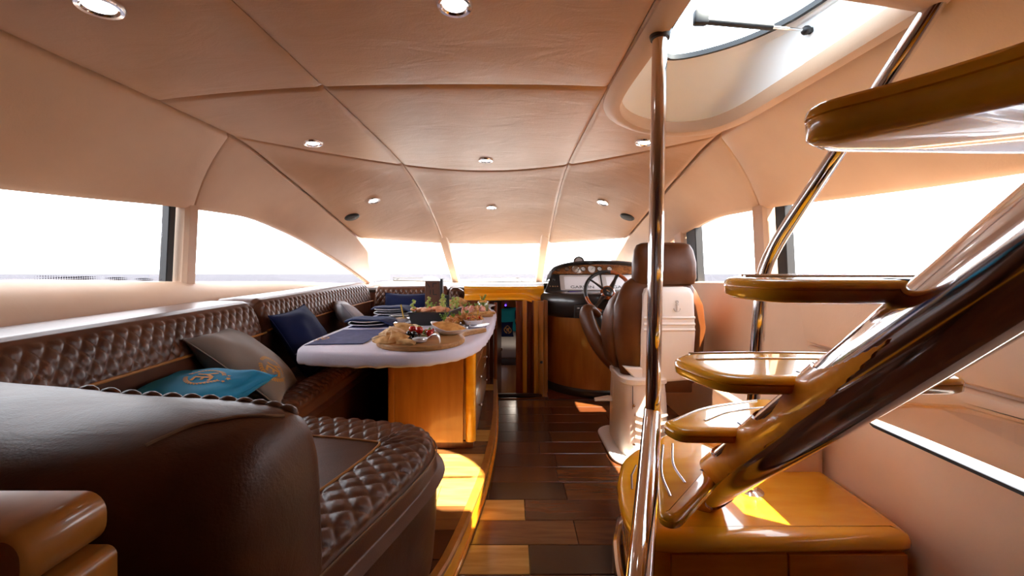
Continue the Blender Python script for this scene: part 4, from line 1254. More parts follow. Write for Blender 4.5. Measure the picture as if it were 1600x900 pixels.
# steering wheel
wc = P(950, 456, 3.28)
wh = thing('steering_wheel', 'black and wood-rimmed steering wheel in front of the helm instruments', 'steering wheel', wc)
MW = Matrix.Translation(wc) @ Matrix.Rotation(math.radians(-6), 4, 'Z') @ Matrix.Rotation(math.radians(62), 4, 'X')
R_ = 0.192
def ring(a0, a1, n): return [MW @ Vector((R_ * math.cos(math.radians(a)), R_ * math.sin(math.radians(a)), 0.0)) for a in lin(a0, a1, n)]
m_rim = material('varnished_rim_wood', (0.30, 0.055, 0.010), 0.2, col2=(0.38, 0.09, 0.015), coat=1.0, nscale=12)
for a0, a1, mt in ((80, 195, M['black_satin']), (30, 80, m_rim), (-60, 30, M['black_satin']), (-110, -60, M['black_satin']), (195, 250, m_rim)):
    b = nb(); tube(b, ring(a0, a1, 16), 0.0165, 12); done(b, 'rim', mt, wh)
for a in (55, 135, 225, 315):
    b = nb(); pa_, pb2 = MW @ Vector((0.05 * math.cos(math.radians(a)), 0.05 * math.sin(math.radians(a)), -0.015)), MW @ Vector((R_ * math.cos(math.radians(a + 6)), R_ * math.sin(math.radians(a + 6)), 0))
    tube(b, [pa_, pa_.lerp(pb2, 0.6), pb2], [0.032, 0.019, 0.022], 10, flat=0.45); done(b, 'spoke', M['black_gloss'], wh)
b = nb(); lathe(b, [(0.062, -0.03), (0.062, -0.008), (0.05, 0.004), (0.048, 0.004)], 28, MW); done(b, 'hub', m_rim, wh)
b = nb(); lathe(b, [(0.046, -0.004), (0.044, 0.008), (0.03, 0.014), (0.001, 0.016)], 28, MW); hb = done(b, 'horn_button', M['black_gloss'], wh)
b = nb(); box(b, (0, 0, 0), (0.03, 0.008, 0.003), rot=MW @ Matrix.Translation((0, 0.002, 0.017)) @ Matrix.Rotation(-0.5, 4, 'Z')); done(b, 'badge', M['steel'], hb, smooth=False)
b = nb(); tube(b, [MW @ Vector((0, 0, -0.02)), MW @ Vector((0, 0, -0.22))], 0.035, 14); done(b, 'column', M['black_satin'], wh)
# compass on the hood
cp = P(904.5, 409, 3.98)
co = thing('compass', 'small domed compass standing on top of the helm hood', 'compass', cp + Vector((0, 0, -0.03)))
MC = Matrix.Translation(cp + Vector((0, 0, 0.0))) @ Matrix.Rotation(math.radians(80), 4, 'X')
b = nb(); lathe(b, [(0.056, -0.05), (0.058, 0.0), (0.054, 0.012), (0.044, 0.012), (0.042, 0.004)], 28, MC); done(b, 'housing', M['black_gloss'], co)
b = nb(); lathe(b, [(0.043, 0.003), (0.040, 0.006)], 28, MC); done(b, 'dial', m_dial, co)
b = nb(); box(b, cp + Vector((0, 0.03, -0.055)), (0.12, 0.10, 0.05), 0.006); done(b, 'foot', M['black_gloss'], co)
# ================================================================== HELM SEAT
hs = thing('helm_chair', 'brown leather helm seat with a white moulded back shell on a pedestal', 'helm seat', (0.84, 2.45, 0))
sx = 0.955
def sect(cx, cy, w, d, z, e=2.6, n=28):
    out = []
    for i in range(n):
        a = 2 * math.pi * i / n
        ca, sa = math.cos(a), math.sin(a)
        out.append(Vector((cx + w / 2 * math.copysign(abs(ca) ** (2 / e), ca), cy + d / 2 * math.copysign(abs(sa) ** (2 / e), sa), z)))
    return out
# backrest with rounded shoulders
b = nb(); loops = []
for z, w, d, cy in ((-0.74, 0.40, 0.10, 2.50), (-0.72, 0.50, 0.14, 2.50), (-0.60, 0.555, 0.17, 2.50), (-0.42, 0.595, 0.18, 2.50), (-0.28, 0.575, 0.17, 2.51), (-0.19, 0.50, 0.15, 2.52), (-0.135, 0.43, 0.12, 2.53), (-0.105, 0.34, 0.07, 2.54), (-0.10, 0.2, 0.03, 2.54)):
    loops.append(sect(sx, cy, w, d, H + z))
loft(b, loops, True, True); done(b, 'backrest', M['leather2'], hs)
# side wings reaching forward
for sg in (-1, 1):
    b = nb(); loops = []
    for z, y0, y1, w, of in ((-0.70, 2.56, 2.70, 0.05, 0.25), (-0.66, 2.53, 2.76, 0.085, 0.265), (-0.5, 2.51, 2.80, 0.10, 0.28), (-0.36, 2.51, 2.74, 0.10, 0.275), (-0.26, 2.52, 2.68, 0.095, 0.245), (-0.20, 2.53, 2.63, 0.07, 0.215), (-0.17, 2.55, 2.59, 0.03, 0.19)):
        loops.append(sect(sx + sg * of, (y0 + y1) / 2, w, y1 - y0, H + z, 2.4))
    loft(b, loops, True, True); done(b, 'side_wing', M['leather2'], hs)
# headrest
b = nb(); loops = []
for z, w, d, cy in ((-0.14, 0.385, 0.12, 2.52), (-0.10, 0.41, 0.15, 2.52), (0.0, 0.405, 0.155, 2.52), (0.08, 0.375, 0.15, 2.53), (0.115, 0.34, 0.125, 2.535), (0.128, 0.28, 0.08, 2.54), (0.131, 0.18, 0.03, 2.54)):
    loops.append(sect(sx + 0.040, cy, w, d, H + z, 3.2))
loft(b, loops, True, True); done(b, 'headrest', M['leather2'], hs)
# white back shell with ribs and anchor mark
b = nb()
shell = [(-0.155, -0.77), (0.165, -0.74), (0.185, -0.45), (0.175, -0.20), (0.155, -0.165), (0.13, -0.155), (-0.09, -0.155), (-0.12, -0.168), (-0.135, -0.20), (-0.155, -0.45)]
MSh = Matrix(((1, 0, 0, 0.965), (0, 0, -1, 2.432), (0, 1, 0, H), (0, 0, 0, 1)))
slab(b, shell, [(0, -0.06), (0, 0.02), (0.010, 0.032), (0.03, 0.038)], MSh); bs = done(b, 'back_shell', M['seat_white'], hs)
for z in (-0.345, -0.385, -0.42):
    b = nb(); tube(b, [Vector((0.965 + x, 2.394, H + z)) for x in lin(-0.145, 0.175, 6)], 0.0085, 8); done(b, 'rib', M['seat_white'], bs)
b = nb(); ac = Vector((1.027, 2.388, H - 0.275))
m_anch = material('raised_white_mark', (0.70, 0.62, 0.57), 0.4)
tube(b, [ac + Vector((0, 0, 0.022)), ac + Vector((0, 0, -0.03))], 0.0035, 6); tube(b, [ac + Vector((-0.010, 0, 0.012)), ac + Vector((0.010, 0, 0.012))], 0.003, 6)
tube(b, [ac + Vector((0.020 * math.cos(a), 0, -0.010 + 0.020 * math.sin(a))) for a in lin(math.pi, 2 * math.pi, 10)], 0.0035, 6)
tube(b, [ac + Vector((0.008 * math.cos(a), 0, 0.030 + 0.008 * math.sin(a))) for a in lin(0, 2 * math.pi, 12)], 0.003, 6)
done(b, 'anchor_mark', m_anch, bs)
# shell's lower bracket
b = nb(); slab(b, [(-0.26, -0.66), (-0.10, -0.66), (-0.02, -0.80), (-0.08, -0.83), (-0.15, -0.78)], [(0, -0.12), (0, 0.02), (0.01, 0.028)], MSh); done(b, 'shell_bracket', M['seat_white'], hs)
# seat cushion
b = nb(); slab(b, rrect(0.50, 0.50, 0.09, c=(sx + 0.02, 2.72)), rprof(H - 0.80, H - 0.66, 0.045)); done(b, 'seat', M['leather2'], hs)
b = nb(); box(b, (0.985, 2.47, H - 0.775), (0.29, 0.14, 0.085), 0.012); done(b, 'seat_pan', M['leather2'], hs)
# armrest: padded loop on the port side
ap = [P(934, 492, 2.98), P(921, 482, 2.95), P(916, 492, 2.93), P(925, 520, 2.86), P(943, 552, 2.78), P(968, 580, 2.68), P(990, 596, 2.60)]
b = nb(); tube(b, spline(ap, 26), [0.045 + 0.022 * math.sin(math.pi * min(1, i / 20)) for i in range(26)], 14, flat=0.62); done(b, 'armrest', M['leather2'], hs)
b = nb(); tube(b, spline([P(934, 492, 2.99), P(950, 530, 2.88), P(965, 562, 2.78), P(985, 588, 2.66)], 20), 0.028, 10); done(b, 'armrest_bracket', M['black_satin'], hs)
# pedestal
b = nb(); loops = []
for z, w, d in ((0.0, 0.300, 0.44), (0.02, 0.302, 0.44), (0.30, 0.296, 0.42), (0.46, 0.286, 0.39)):
    loops.append(sect(0.835, 2.57, w, d, z, 4.5, 40))
loft(b, loops, True, True); pe = done(b, 'pedestal', M['seat_white'], hs)
b = nb(); loops = []
for z, w, d in ((0.460, 0.296, 0.40), (0.468, 0.31, 0.415), (0.492, 0.31, 0.415), (0.50, 0.29, 0.395)): loops.append(sect(0.835, 2.57, w, d, z, 4.0, 40))
loft(b, loops, True, True); done(b, 'pedestal_cap', M['seat_white'], pe)
for k in range(4):
    b = nb(); tube(b, [Vector((0.755 + x, 2.357 - 0.004 * math.sin(math.pi * x / 0.2), 0.285 - k * 0.045 - 0.02 * math.sin(math.pi * x / 0.2))) for x in lin(0.0, 0.2, 10)], 0.010, 8); done(b, 'pedestal_rib', M['seat_white'], pe)
b = nb(); tube(b, [Vector((0.742, 2.362, 0.02)), Vector((0.746, 2.372, 0.455))], 0.002, 6); done(b, 'door_seam', M['black_satin'], pe)
for z in (0.34, 0.10):
    b = nb(); lathe(b, [(0.009, 0), (0.009, 0.012), (0.005, 0.014)], 12, Matrix.Rotation(math.pi/2, 4, 'X'), c=(0.748, 2.366, z)); done(b, 'catch', M['steel'], pe)
b = nb(); slab(b, rrect(0.38, 0.56, 0.12, c=(0.80, 2.56)), rprof(0.0, 0.022, 0.012)); done(b, 'base_plate', M['gelcoat'], hs)
b = nb(); lathe(b, [(0.11, 0.0), (0.11, 0.03), (0.07, 0.06)], 24, c=(0.88, 2.57, 0.50)); done(b, 'swivel', M['seat_white'], hs)
# footrest lever
b = nb(); box(b, P(960, 603, 2.62) + Vector((0, 0, 0)), (0.030, 0.018, 0.30), 0.006); done(b, 'footrest_arm', M['seat_white'], hs)
b = nb(); tube(b, [P(929, 624, 2.66), P(950, 622, 2.66), P(978, 624, 2.66)], [0.016, 0.026, 0.024], 12, flat=0.7); done(b, 'footrest_pedal', M['seat_white'], hs)
b = nb(); tube(b, [P(960, 609, 2.64), P(978, 609, 2.64)], 0.012, 8); done(b, 'footrest_bracket', M['seat_white'], hs)

# ================================================================== STAIRS
stairs = thing('staircase', 'open staircase of honey-varnished treads on one thick chrome stringer tube', 'staircase', (0.73, 1.44, H - 0.9))
BZ = H - 0.90
s0, s1 = Vector((0.713, 1.49, BZ)), Vector((0.70, 0.62, H - 0.09))
sdir = (s1 - s0)
sd_n = sdir.normalized()
SR = 0.068
stop = s0 + sdir * 1.62
b = nb(); tube(b, [s0 + sdir * 0.03, s0 + sdir * 0.5, s1, stop], SR, 48); done(b, 'stringer_tube', M['chrome'], stairs)
up_n = (Vector((0, 0, 1)) - sd_n * sd_n.z).normalized()
lf_n = sd_n.cross(up_n).normalized()
if lf_n.x > 0: lf_n = -lf_n
def honey_mask(t, a):
    """True where the stringer is cased in honey wood (t metres from the foot, a degrees from the upper side)"""
    if t < 0.09: return True
    if a > sm(t, [0.09, 0.15, 0.30, 0.6, 0.9, 1.0, 1.16], [200, 150, 128, 122, 120, 114, 102]): return False
    for tc_, hl in ((0.44, 0.085), (0.75, 0.10)):
        if ((t - tc_) / hl) ** 2 + ((a - 30) / 48) ** 2 < 1: return False
    if t > 0.91 and a < sm(t, [0.91, 0.96, 1.02, 1.17], [0, 62, 84, 103]): return False
    return True
b = nb(); NA, NT = 120, 236
g_ = []
for i in range(NT + 1):
    t = i * 0.005
    rr_ = SR + 0.005 + 0.004 * max(0.0, 1 - t / 0.10)
    g_.append([b.verts.new(s0 + sd_n * t + (up_n * math.cos(2*math.pi*j/NA) + lf_n * math.sin(2*math.pi*j/NA)) * rr_) for j in range(NA)])
for i in range(NT):
    for j in range(NA):
        a_ = (j + 0.5) * 360 / NA; a_ = min(a_, 360 - a_)
        if honey_mask((i + 0.5) * 0.005, a_): b.faces.new((g_[i][j], g_[i][(j+1) % NA], g_[i+1][(j+1) % NA], g_[i+1][j]))
bmesh.ops.delete(b, geom=[v for v in b.verts if not v.link_faces], context='VERTS')
bd = [v for v in b.verts if v.is_boundary]
for _ in range(5): bmesh.ops.smooth_vert(b, verts=bd, factor=0.5, use_axis_x=True, use_axis_y=True, use_axis_z=True)
bmesh.ops.recalc_face_normals(b, faces=b.faces[:])
ex = bmesh.ops.extrude_edge_only(b, edges=[e_ for e_ in b.edges if e_.is_boundary])
for v in ex['geom']:
    if isinstance(v, bmesh.types.BMVert):
        t = (v.co - s0).dot(sd_n); ax = s0 + sd_n * t
        v.co = ax + (v.co - ax).normalized() * (SR - 0.002)
done(b, 'stringer_casing', M['honey_riser'], stairs, sharp=60)

def tread(out, z, th=0.044, strips=(), jx=None):
    """out: plan outline; z: top height (relative to the eye)"""
    pts = [(p.x, p.y) for p in out]
    zt_ = H + z
    b = nb(); slab(b, pts, [(0.030, zt_ - th), (0.012, zt_ - th + 0.003), (0.002, zt_ - th + 0.010), (0.001, zt_ - th * 0.42), (0.004, zt_ - th * 0.40), (0.004, zt_ - th * 0.36), (0.0, zt_ - th * 0.34), (0.002, zt_ - 0.009), (0.008, zt_ - 0.003), (0.018, zt_ - 0.0005), (0.03, zt_)])
    t_ = done(b, 'tread', M['honey'], stairs, sharp=60)
    for sp_ in strips:
        b = nb(); tube(b, [Vector((p[0], p[1], zt_ + 0.001)) for p in spline([Vector((q[0], q[1], 0)) for q in sp_], 16)], 0.0042, 8, flat=0.6); done(b, 'grip_strip', M['steel'], t_)
    if jx is not None:
        b = nb(); box(b, (jx[0], jx[1] + 0.030, zt_ - th / 2), (0.006, 0.062, th + 0.003), 0.001, rot=(0, 0, jx[2])); done(b, 'rubber_joint', M['black'], t_)
    return t_
def rpoly(pts, rad, n=5):
    """polygon with rounded corners (rad: one radius per corner)"""
    out = []
    m = len(pts)
    for i in range(m):
        p0, p1, p2 = (Vector(pts[(i + k) % m]) for k in (-1, 0, 1))
        r = rad[i] if isinstance(rad, (list, tuple)) else rad
        a = p1 + (p0 - p1).normalized() * min(r, (p0 - p1).length * 0.45); c = p1 + (p2 - p1).normalized() * min(r, (p2 - p1).length * 0.45)
        for k in range(n + 1):
            t = k / n
            out.append(((1-t)**2 * a + 2*t*(1-t) * p1 + t*t * c).to_3d())
    return out
t1 = rpoly([(0.405, 1.065), (0.450, 1.040), (0.655, 1.235), (0.80, 1.40), (0.70, 1.56), (0.60, 1.57), (0.475, 1.27)], [0.03, 0.05, 0.02, 0.08, 0.08, 0.1, 0.1])
tread(t1, -0.695, strips=[[(0.470, 1.14), (0.495, 1.27), (0.575, 1.46)], [(0.545, 1.21), (0.555, 1.32), (0.615, 1.47)]], jx=(0.652, 1.235, 0.75))
t2 = rpoly([(0.450, 1.165), (0.475, 1.095), (0.690, 1.092), (0.955, 1.095), (0.985, 1.28), (0.91, 1.385), (0.66, 1.30)], [0.03, 0.04, 0.02, 0.05, 0.06, 0.1, 0.2])
tread(t2, -0.48, strips=[[(0.49, 1.165), (0.64, 1.265), (0.85, 1.335)], [(0.585, 1.165), (0.70, 1.235), (0.85, 1.275)]], jx=(0.676, 1.090, 0.0))
t3 = rpoly([(0.505, 1.13), (0.430, 1.045), (0.475, 0.872), (0.700, 0.865), (1.06, 0.87), (1.06, 1.12), (0.75, 1.155)], [0.05, 0.05, 0.07, 0.02, 0.06, 0.06, 0.1])
tread(t3, -0.262, strips=[[(0.51, 1.105), (0.72, 1.115), (0.98, 1.10)], [(0.495, 1.035), (0.70, 1.045), (0.98, 1.035)]], jx=(0.684, 0.862, 0.0))
t4 = rpoly([(0.520, 0.905), (0.425, 0.79), (0.458, 0.660), (0.68, 0.650), (1.10, 0.65), (1.10, 0.90), (0.75, 0.93)], [0.06, 0.06, 0.08, 0.02, 0.06, 0.06, 0.1])
tread(t4, -0.030, strips=[[(0.52, 0.875), (0.72, 0.895), (1.0, 0.885)], [(0.49, 0.81), (0.70, 0.825), (1.0, 0.82)]], jx=(0.685, 0.648, 0.0))
t5 = rpoly([(0.43, 0.55), (0.372, 0.50), (0.45, 0.40), (0.50, 0.25), (1.12, 0.26), (1.12, 0.54), (0.75, 0.56)], [0.05, 0.05, 0.1, 0.03, 0.06, 0.06, 0.1])
tread(t5, 0.207, th=0.055, strips=[[(0.50, 0.52), (0.72, 0.535), (1.0, 0.52)]])

# base locker that carries the stair
base = thing('stair_base', 'honey-varnished stair base locker with a rounded first step', 'stair base', (0.9, 1.5, 0))
bo = [(1.330, 1.262), (1.345, 1.33), (1.350, 1.70), (1.33, 1.76), (1.06, 1.95), (0.80, 1.96), (0.70, 1.92), (0.60, 1.87), (0.50, 1.76), (0.435, 1.60), (0.405, 1.45), (0.40, 1.36), (0.425, 1.28), (0.475, 1.252), (0.7, 1.252)]
bo = [(p.x, p.y) for p in rpoly(bo, 0.04, 3)]
b = nb(); slab(b, bo, [(0.02, BZ - 0.055), (0.004, BZ - 0.050), (0.0, BZ - 0.040), (0.002, BZ - 0.022), (0.010, BZ - 0.008), (0.024, BZ - 0.001), (0.05, BZ)]); done(b, 'top', M['honey'], base, sharp=60)
b = nb(); slab(b, inset2(bo, 0.022), [(0, 0.0), (0, BZ - 0.05)]); done(b, 'body', M['honey'], base, sharp=50)
for x0, x1 in ((0.525, 0.905), (0.911, 1.30)):
    b = nb(); box(b, ((x0 + x1) / 2, 1.268, BZ - 0.135), (x1 - x0, 0.016, 0.15), 0.002); done(b, 'drawer', M['honey_riser'], base, smooth=False)
b = nb(); box(b, (0.93, 1.235, BZ - 0.228), (0.90, 0.07, 0.025), 0.006); done(b, 'ledge', M['honey'], base)
b = nb(); rows = []
pp = [p for p in bo if p[0] < 0.52 and p[1] < 1.9]
b = nb(); tube(b, [Vector((x - 0.002, y, 0.05)) for x, y in pp], 0.016, 8); done(b, 'kick_strip', M['chrome'], base)
b = nb(); tube(b, [Vector((0.475, 1.52, BZ + 0.002)), Vector((0.505, 1.62, BZ + 0.002)), Vector((0.55, 1.70, BZ + 0.002))], 0.0045, 8, flat=0.6); done(b, 'grip_strip', M['steel'], base)

# ================================================================== CHROME POLE AND RAIL
pole = thing('grab_pole', 'upright polished chrome pole from the stair foot to the ceiling', 'pole', (0.46, 1.24, H - 0.5))
pt = Vector((0.482, 1.25, ceil_z(0.45, 1.25) + 0.03)); pm = Vector((0.458, 1.25, H - 0.50)); pb3 = Vector((0.27, 0.81, H - 0.655))
b = nb(); tube(b, [pt, pt.lerp(pm, 0.5), pm], 0.0235, 28); done(b, 'upper_tube', M['chrome'], pole)
b = nb(); tube(b, spline([pm + Vector((0.004, 0.012, 0.012)), pm.lerp(pb3, 0.5), pb3, Vector((0.20, 0.66, H - 0.78)), Vector((0.18, 0.60, H - 1.0)), Vector((0.178, 0.595, 0.0))], 30), 0.0275, 28); done(b, 'lower_tube', M['chrome'], pole)
b = nb(); lathe(b, [(0.045, 0.0), (0.045, 0.008), (0.03, 0.016)], 24, c=(0.178, 0.595, 0)); done(b, 'floor_flange', M['chrome'], pole)
b = nb(); lathe(b, [(0.03, 0.0), (0.036, 0.02), (0.036, 0.05)], 24, c=(pt.x, pt.y, pt.z - 0.055)); done(b, 'ceiling_collar', M['black_gloss'], pole)
rail = thing('handrail', 'bent chrome handrail rising from the stair base to the roof hatch', 'handrail', (0.935, 1.51, BZ))
rp_ = [Vector((0.935, 1.51, BZ)), Vector((0.945, 1.50, BZ + 0.4)), Vector((0.965, 1.49, H - 0.14)), Vector((0.975, 1.485, H - 0.04)), Vector((0.995, 1.45, H + 0.06)), Vector((1.018, 1.36, H + 0.19)), Vector((1.068, 1.14, H + 0.48)), Vector((1.10, 1.0, H + 0.67)), Vector((1.11, 0.96, H + 0.73))]
b = nb(); tube(b, spline(rp_, 60), 0.0235, 24); done(b, 'tube', M['chrome'], rail)
b = nb(); lathe(b, [(0.048, 0.0), (0.048, 0.006), (0.034, 0.014), (0.026, 0.016)], 28, c=(0.935, 1.51, BZ)); done(b, 'flange', M['chrome'], rail)

# ================================================================== CEILING SPOTS AND SPEAKERS
m_lamp = material('lit_spot_lens', (0.9, 0.88, 0.84), 0.3, emit=(1.0, 0.95, 0.88), estr=6.0)
PANEL_BVH = []
for o_ in ceiling.children:
    b = nb(); b.from_mesh(o_.data); PANEL_BVH.append(BVHTree.FromBMesh(b)); b.free()
def hit(u, v):
    d = P(u, v, 1.0) - Vector((0, 0, H)); d.normalize()
    best = None
    for bv in PANEL_BVH:
        h = bv.ray_cast(Vector((0, 0, H)), d)
        if h[0] is not None and (best is None or h[3] < best[3]): best = h
    h = best
    n = h[1] if h[1].z < 0 else -h[1]
    return h[0], n
def spot(u, v, lab, D=0.11):
    p, n = hit(u, v)
    Mx = Matrix.Translation(p) @ n.to_track_quat('Z', 'Y').to_matrix().to_4x4()
    o = thing('ceiling_spot', lab, 'spotlight', p, group='recessed ceiling spots')
    r = D / 2
    b = nb(); lathe(b, [(r * 0.6, -0.032), (r, -0.030), (r, 0.004), (r * 0.92, 0.010), (r * 0.76, 0.009), (r * 0.66, 0.003), (r * 0.60, 0.001)], 32, Mx); done(b, 'chrome_ring', M['chrome'], o)
    b = nb(); lathe(b, [(r * 0.66, 0.003), (r * 0.4, 0.0055), (0.001, 0.0065)], 24, Mx); done(b, 'lens', m_lamp, o)
for u, v, lab in ((155, 8, 'lit chrome ceiling spot in the upper left corner'), (710, 6, 'lit chrome ceiling spot nearest the viewer above the aisle'), (489, 223, 'lit chrome ceiling spot above the long sofa back'), (759, 250, 'lit chrome ceiling spot in the middle panel'),
                  (1007, 222, 'lit chrome ceiling spot just ahead of the roof hatch'), (584, 313, 'lit chrome spot in the left front ceiling panel'), (768, 324, 'lit chrome spot in the centre front ceiling panel'), (942, 316, 'lit chrome spot in the right front ceiling panel')):
    spot(u, v, lab)
m_grille = material('black_speaker_mesh', (0.015, 0.015, 0.016), 0.6, bump=0.8, bscale=700)
for u, v, lab in ((550, 339, 'black oval ceiling speaker on the left'), (980, 339, 'black oval ceiling speaker on the right')):
    p, n = hit(u, v)
    Mx = Matrix.Translation(p) @ n.to_track_quat('Z', 'Y').to_matrix().to_4x4()
    o = thing('ceiling_speaker', lab, 'speaker', p, group='ceiling speakers')
    b = nb(); lathe(b, [(0.058, 0.0), (0.056, 0.008), (0.045, 0.013), (0.001, 0.016)], 28, Mx); done(b, 'grille', m_grille, o)
    b = nb(); lathe(b, [(0.05, -0.012), (0.066, -0.010), (0.066, 0.004), (0.060, 0.008), (0.057, 0.004)], 28, Mx); done(b, 'rim', M['black_satin'], o)
# ================================================================== THINGS ON THE TABLE
m_plate = material('white_porcelain', (0.80, 0.80, 0.86), 0.2, coat=0.5)
m_navyc = material('navy_napkin_cloth', (0.018, 0.030, 0.10), 0.85, bump=0.4, bscale=300)
m_mat = material('navy_grid_placemat', (0.045, 0.050, 0.15), 0.85, col2=(0.075, 0.08, 0.20), nscale=30, bump=0.4, bscale=250)
m_board = material('olive_wood_board', (0.36, 0.17, 0.055), 0.45, col2=(0.52, 0.28, 0.10), nscale=4, stretch=(1.5, 14, 14), ndetail=6, distort=1.0)
m_slate = material('dark_slate_dish', (0.014, 0.013, 0.013), 0.45)
m_pita = material('toasted_pita', (0.60, 0.33, 0.12), 0.8, col2=(0.92, 0.76, 0.50), nscale=22, ndetail=6, bump=0.5, bscale=80)
m_pita2 = material('golden_pita', (0.48, 0.20, 0.045), 0.7, col2=(0.85, 0.56, 0.24), nscale=24, ndetail=6, bump=0.5, bscale=80)
m_olive = material('black_olive', (0.018, 0.010, 0.010), 0.22, coat=0.6)
m_olive_g = material('green_olive', (0.16, 0.13, 0.02), 0.3, coat=0.5)
m_tom = material('cherry_tomato', (0.55, 0.014, 0.008), 0.18, coat=0.8)
m_green = material('fresh_green_herb', (0.16, 0.30, 0.03), 0.5)
m_cuc = material('cucumber_slice', (0.22, 0.40, 0.05), 0.4, col2=(0.62, 0.66, 0.22), nscale=40)
m_hummus = material('orange_hummus', (0.88, 0.48, 0.15), 0.7, col2=(0.62, 0.25, 0.05), nscale=22, ndetail=6, bump=0.8, bscale=60)
m_shrimp = material('pink_shrimp', (0.80, 0.30, 0.13), 0.35, col2=(0.85, 0.50, 0.30), nscale=30)
m_rice = material('pale_grain_salad', (0.62, 0.52, 0.38), 0.7, col2=(0.38, 0.22, 0.12), nscale=60, bump=0.9, bscale=120)
m_chick = material('glazed_chicken', (0.48, 0.17, 0.04), 0.35, col2=(0.68, 0.34, 0.11), nscale=20, bump=0.5, bscale=70, coat=0.3)
m_ham = material('sliced_ham', (0.72, 0.30, 0.24), 0.45, col2=(0.80, 0.50, 0.42), nscale=20)
m_stick = material('yellow_pick', (0.80, 0.50, 0.05), 0.4)
m_oil = material('green_oil_dip', (0.20, 0.22, 0.04), 0.1, coat=1.0)
m_glassjar = material('green_glass_jar', (0.24, 0.26, 0.10), 0.15, coat=0.8)
def TP(u, v, dz=0.0):
    p = G(u, v, TZ); p.z += dz; return p

# placemats with emblem (four-sided cloths, one droops over the edge)
def placemat(corners, lab, emb=None):
    o = thing('placemat', lab, 'placemat', sum((Vector(c) for c in corners), Vector()) / 4, group='navy placemats')
    c0, c1, c2, c3 = (Vector(c) for c in corners)
    def pt(u, v, lift=0.0):
        p = c0.lerp(c1, u).lerp(c3.lerp(c2, u), v); z = TZ + 0.0035
        over = -1.095 - p.x
        if over > 0: z -= over * 0.75; p = Vector((p.x + over * 0.25, p.y, 0))
        return Vector((p.x, p.y, z + 0.002 * noise.noise(Vector((u * 5, v * 5, 1))) + lift))
    b = nb(); top = sheet(b, [[pt(u, v, 0.003) for u in lin(0, 1, 24)] for v in lin(0, 1, 24)])
    bot = sheet(b, [[pt(u, v, -0.001) for u in lin(0, 1, 24)] for v in lin(0, 1, 24)])
    for k in range(23):
        for A, B_ in ((0, None), (23, None)):
            b.faces.new((top[A][k], top[A][k+1], bot[A][k+1], bot[A][k])); b.faces.new((top[k][A], top[k+1][A], bot[k+1][A], bot[k][A]))
    done(b, 'cloth', m_mat, o)
    if emb:
        b = nb(); emblem(b, lambda x, y, l: pt(x, y, 0.0065), emb[0], emb[1], 0.11, emb[2]); done(b, 'emblem', M['gold'], o, smooth=False)
    return o
placemat([(-1.165, 2.03, 0), (-0.80, 2.06, 0), (-0.80, 2.50, 0), (-1.165, 2.47, 0)], 'navy placemat with a gold emblem drooping over the near table corner', (0.24, 0.30, 0.4))
placemat([(-1.14, 2.58, 0), (-0.82, 2.59, 0), (-0.82, 2.98, 0), (-1.14, 2.97, 0)], 'navy placemat under the middle stack of plates')
placemat([(-1.13, 3.06, 0), (-0.80, 3.06, 0), (-0.80, 3.44, 0), (-1.13, 3.44, 0)], 'navy placemat under the farthest stack of plates')

def plate(parent, c, r, z, name='plate'):
    b = nb(); lathe(b, [(r * 0.5, z), (r * 0.55, z), (r * 0.62, z + 0.004), (r, z + 0.013), (r, z + 0.016), (r * 0.64, z + 0.008), (0.001, z + 0.007)], 40, c=(c[0], c[1], 0))
    return done(b, name, m_plate, parent)
def setting(c, n, lab, napkin_lab, seed):
    """stack of plates with a folded napkin on top"""
    z = TZ + 0.009
    for i in range(n):
        o = thing('dinner_plate', lab[i], 'plate', (c[0], c[1], z), group='stacked dinner plates')
        plate(o, c, 0.148 - 0.018 * (i % 2), z, 'dish')
        b = nb(); lathe(b, [(0.142 - 0.018 * (i % 2), z + 0.0165), (0.144 - 0.018 * (i % 2), z + 0.0178), (0.147 - 0.018 * (i % 2), z + 0.0165)], 40, c=(c[0], c[1], 0)); done(b, 'rim_line', m_plate, o)
        z += 0.018
    b = nb(); rows_a = []
    for i, u in enumerate(lin(0, 1, 20)):
        r = []
        for v in lin(0, 1, 10):
            x = c[0] - 0.15 + 0.33 * u; y = c[1] - 0.085 + 0.15 * v - 0.03 * u
            zz2 = z + 0.008 + 0.016 * math.sin(math.pi * u) ** 2 * (0.6 + 0.4 * math.sin(u * 7 + seed)) + 0.006 * noise.noise(Vector((u * 4, v * 3, seed)))
            d = math.hypot(x - c[0], y - c[1])
            if d > 0.14: zz2 -= (d - 0.14) * 0.35
            r.append(Vector((x, y, max(TZ + 0.008, zz2))))
        rows_a.append(r)
    sheet(b, rows_a); bmesh.ops.recalc_face_normals(b, faces=b.faces[:]); bmesh.ops.solidify(b, geom=b.faces[:], thickness=0.010)
    nk = done(b, 'folded_napkin', m_navyc); tag(nk, napkin_lab, 'napkin', 'navy napkins on the plates')
    return z
setting((-0.985, 2.68), 2, ('lower white plate of the stack nearest the cutting board', 'upper white plate of the stack nearest the cutting board'), 'navy folded napkin on the nearest plates', 1.0)
z_ = setting((-1.005, 3.22), 3, ('bottom white plate of the farthest stack', 'middle white plate of the farthest stack', 'top white plate of the farthest stack'), 'navy folded napkin on the farthest plates', 2.0)
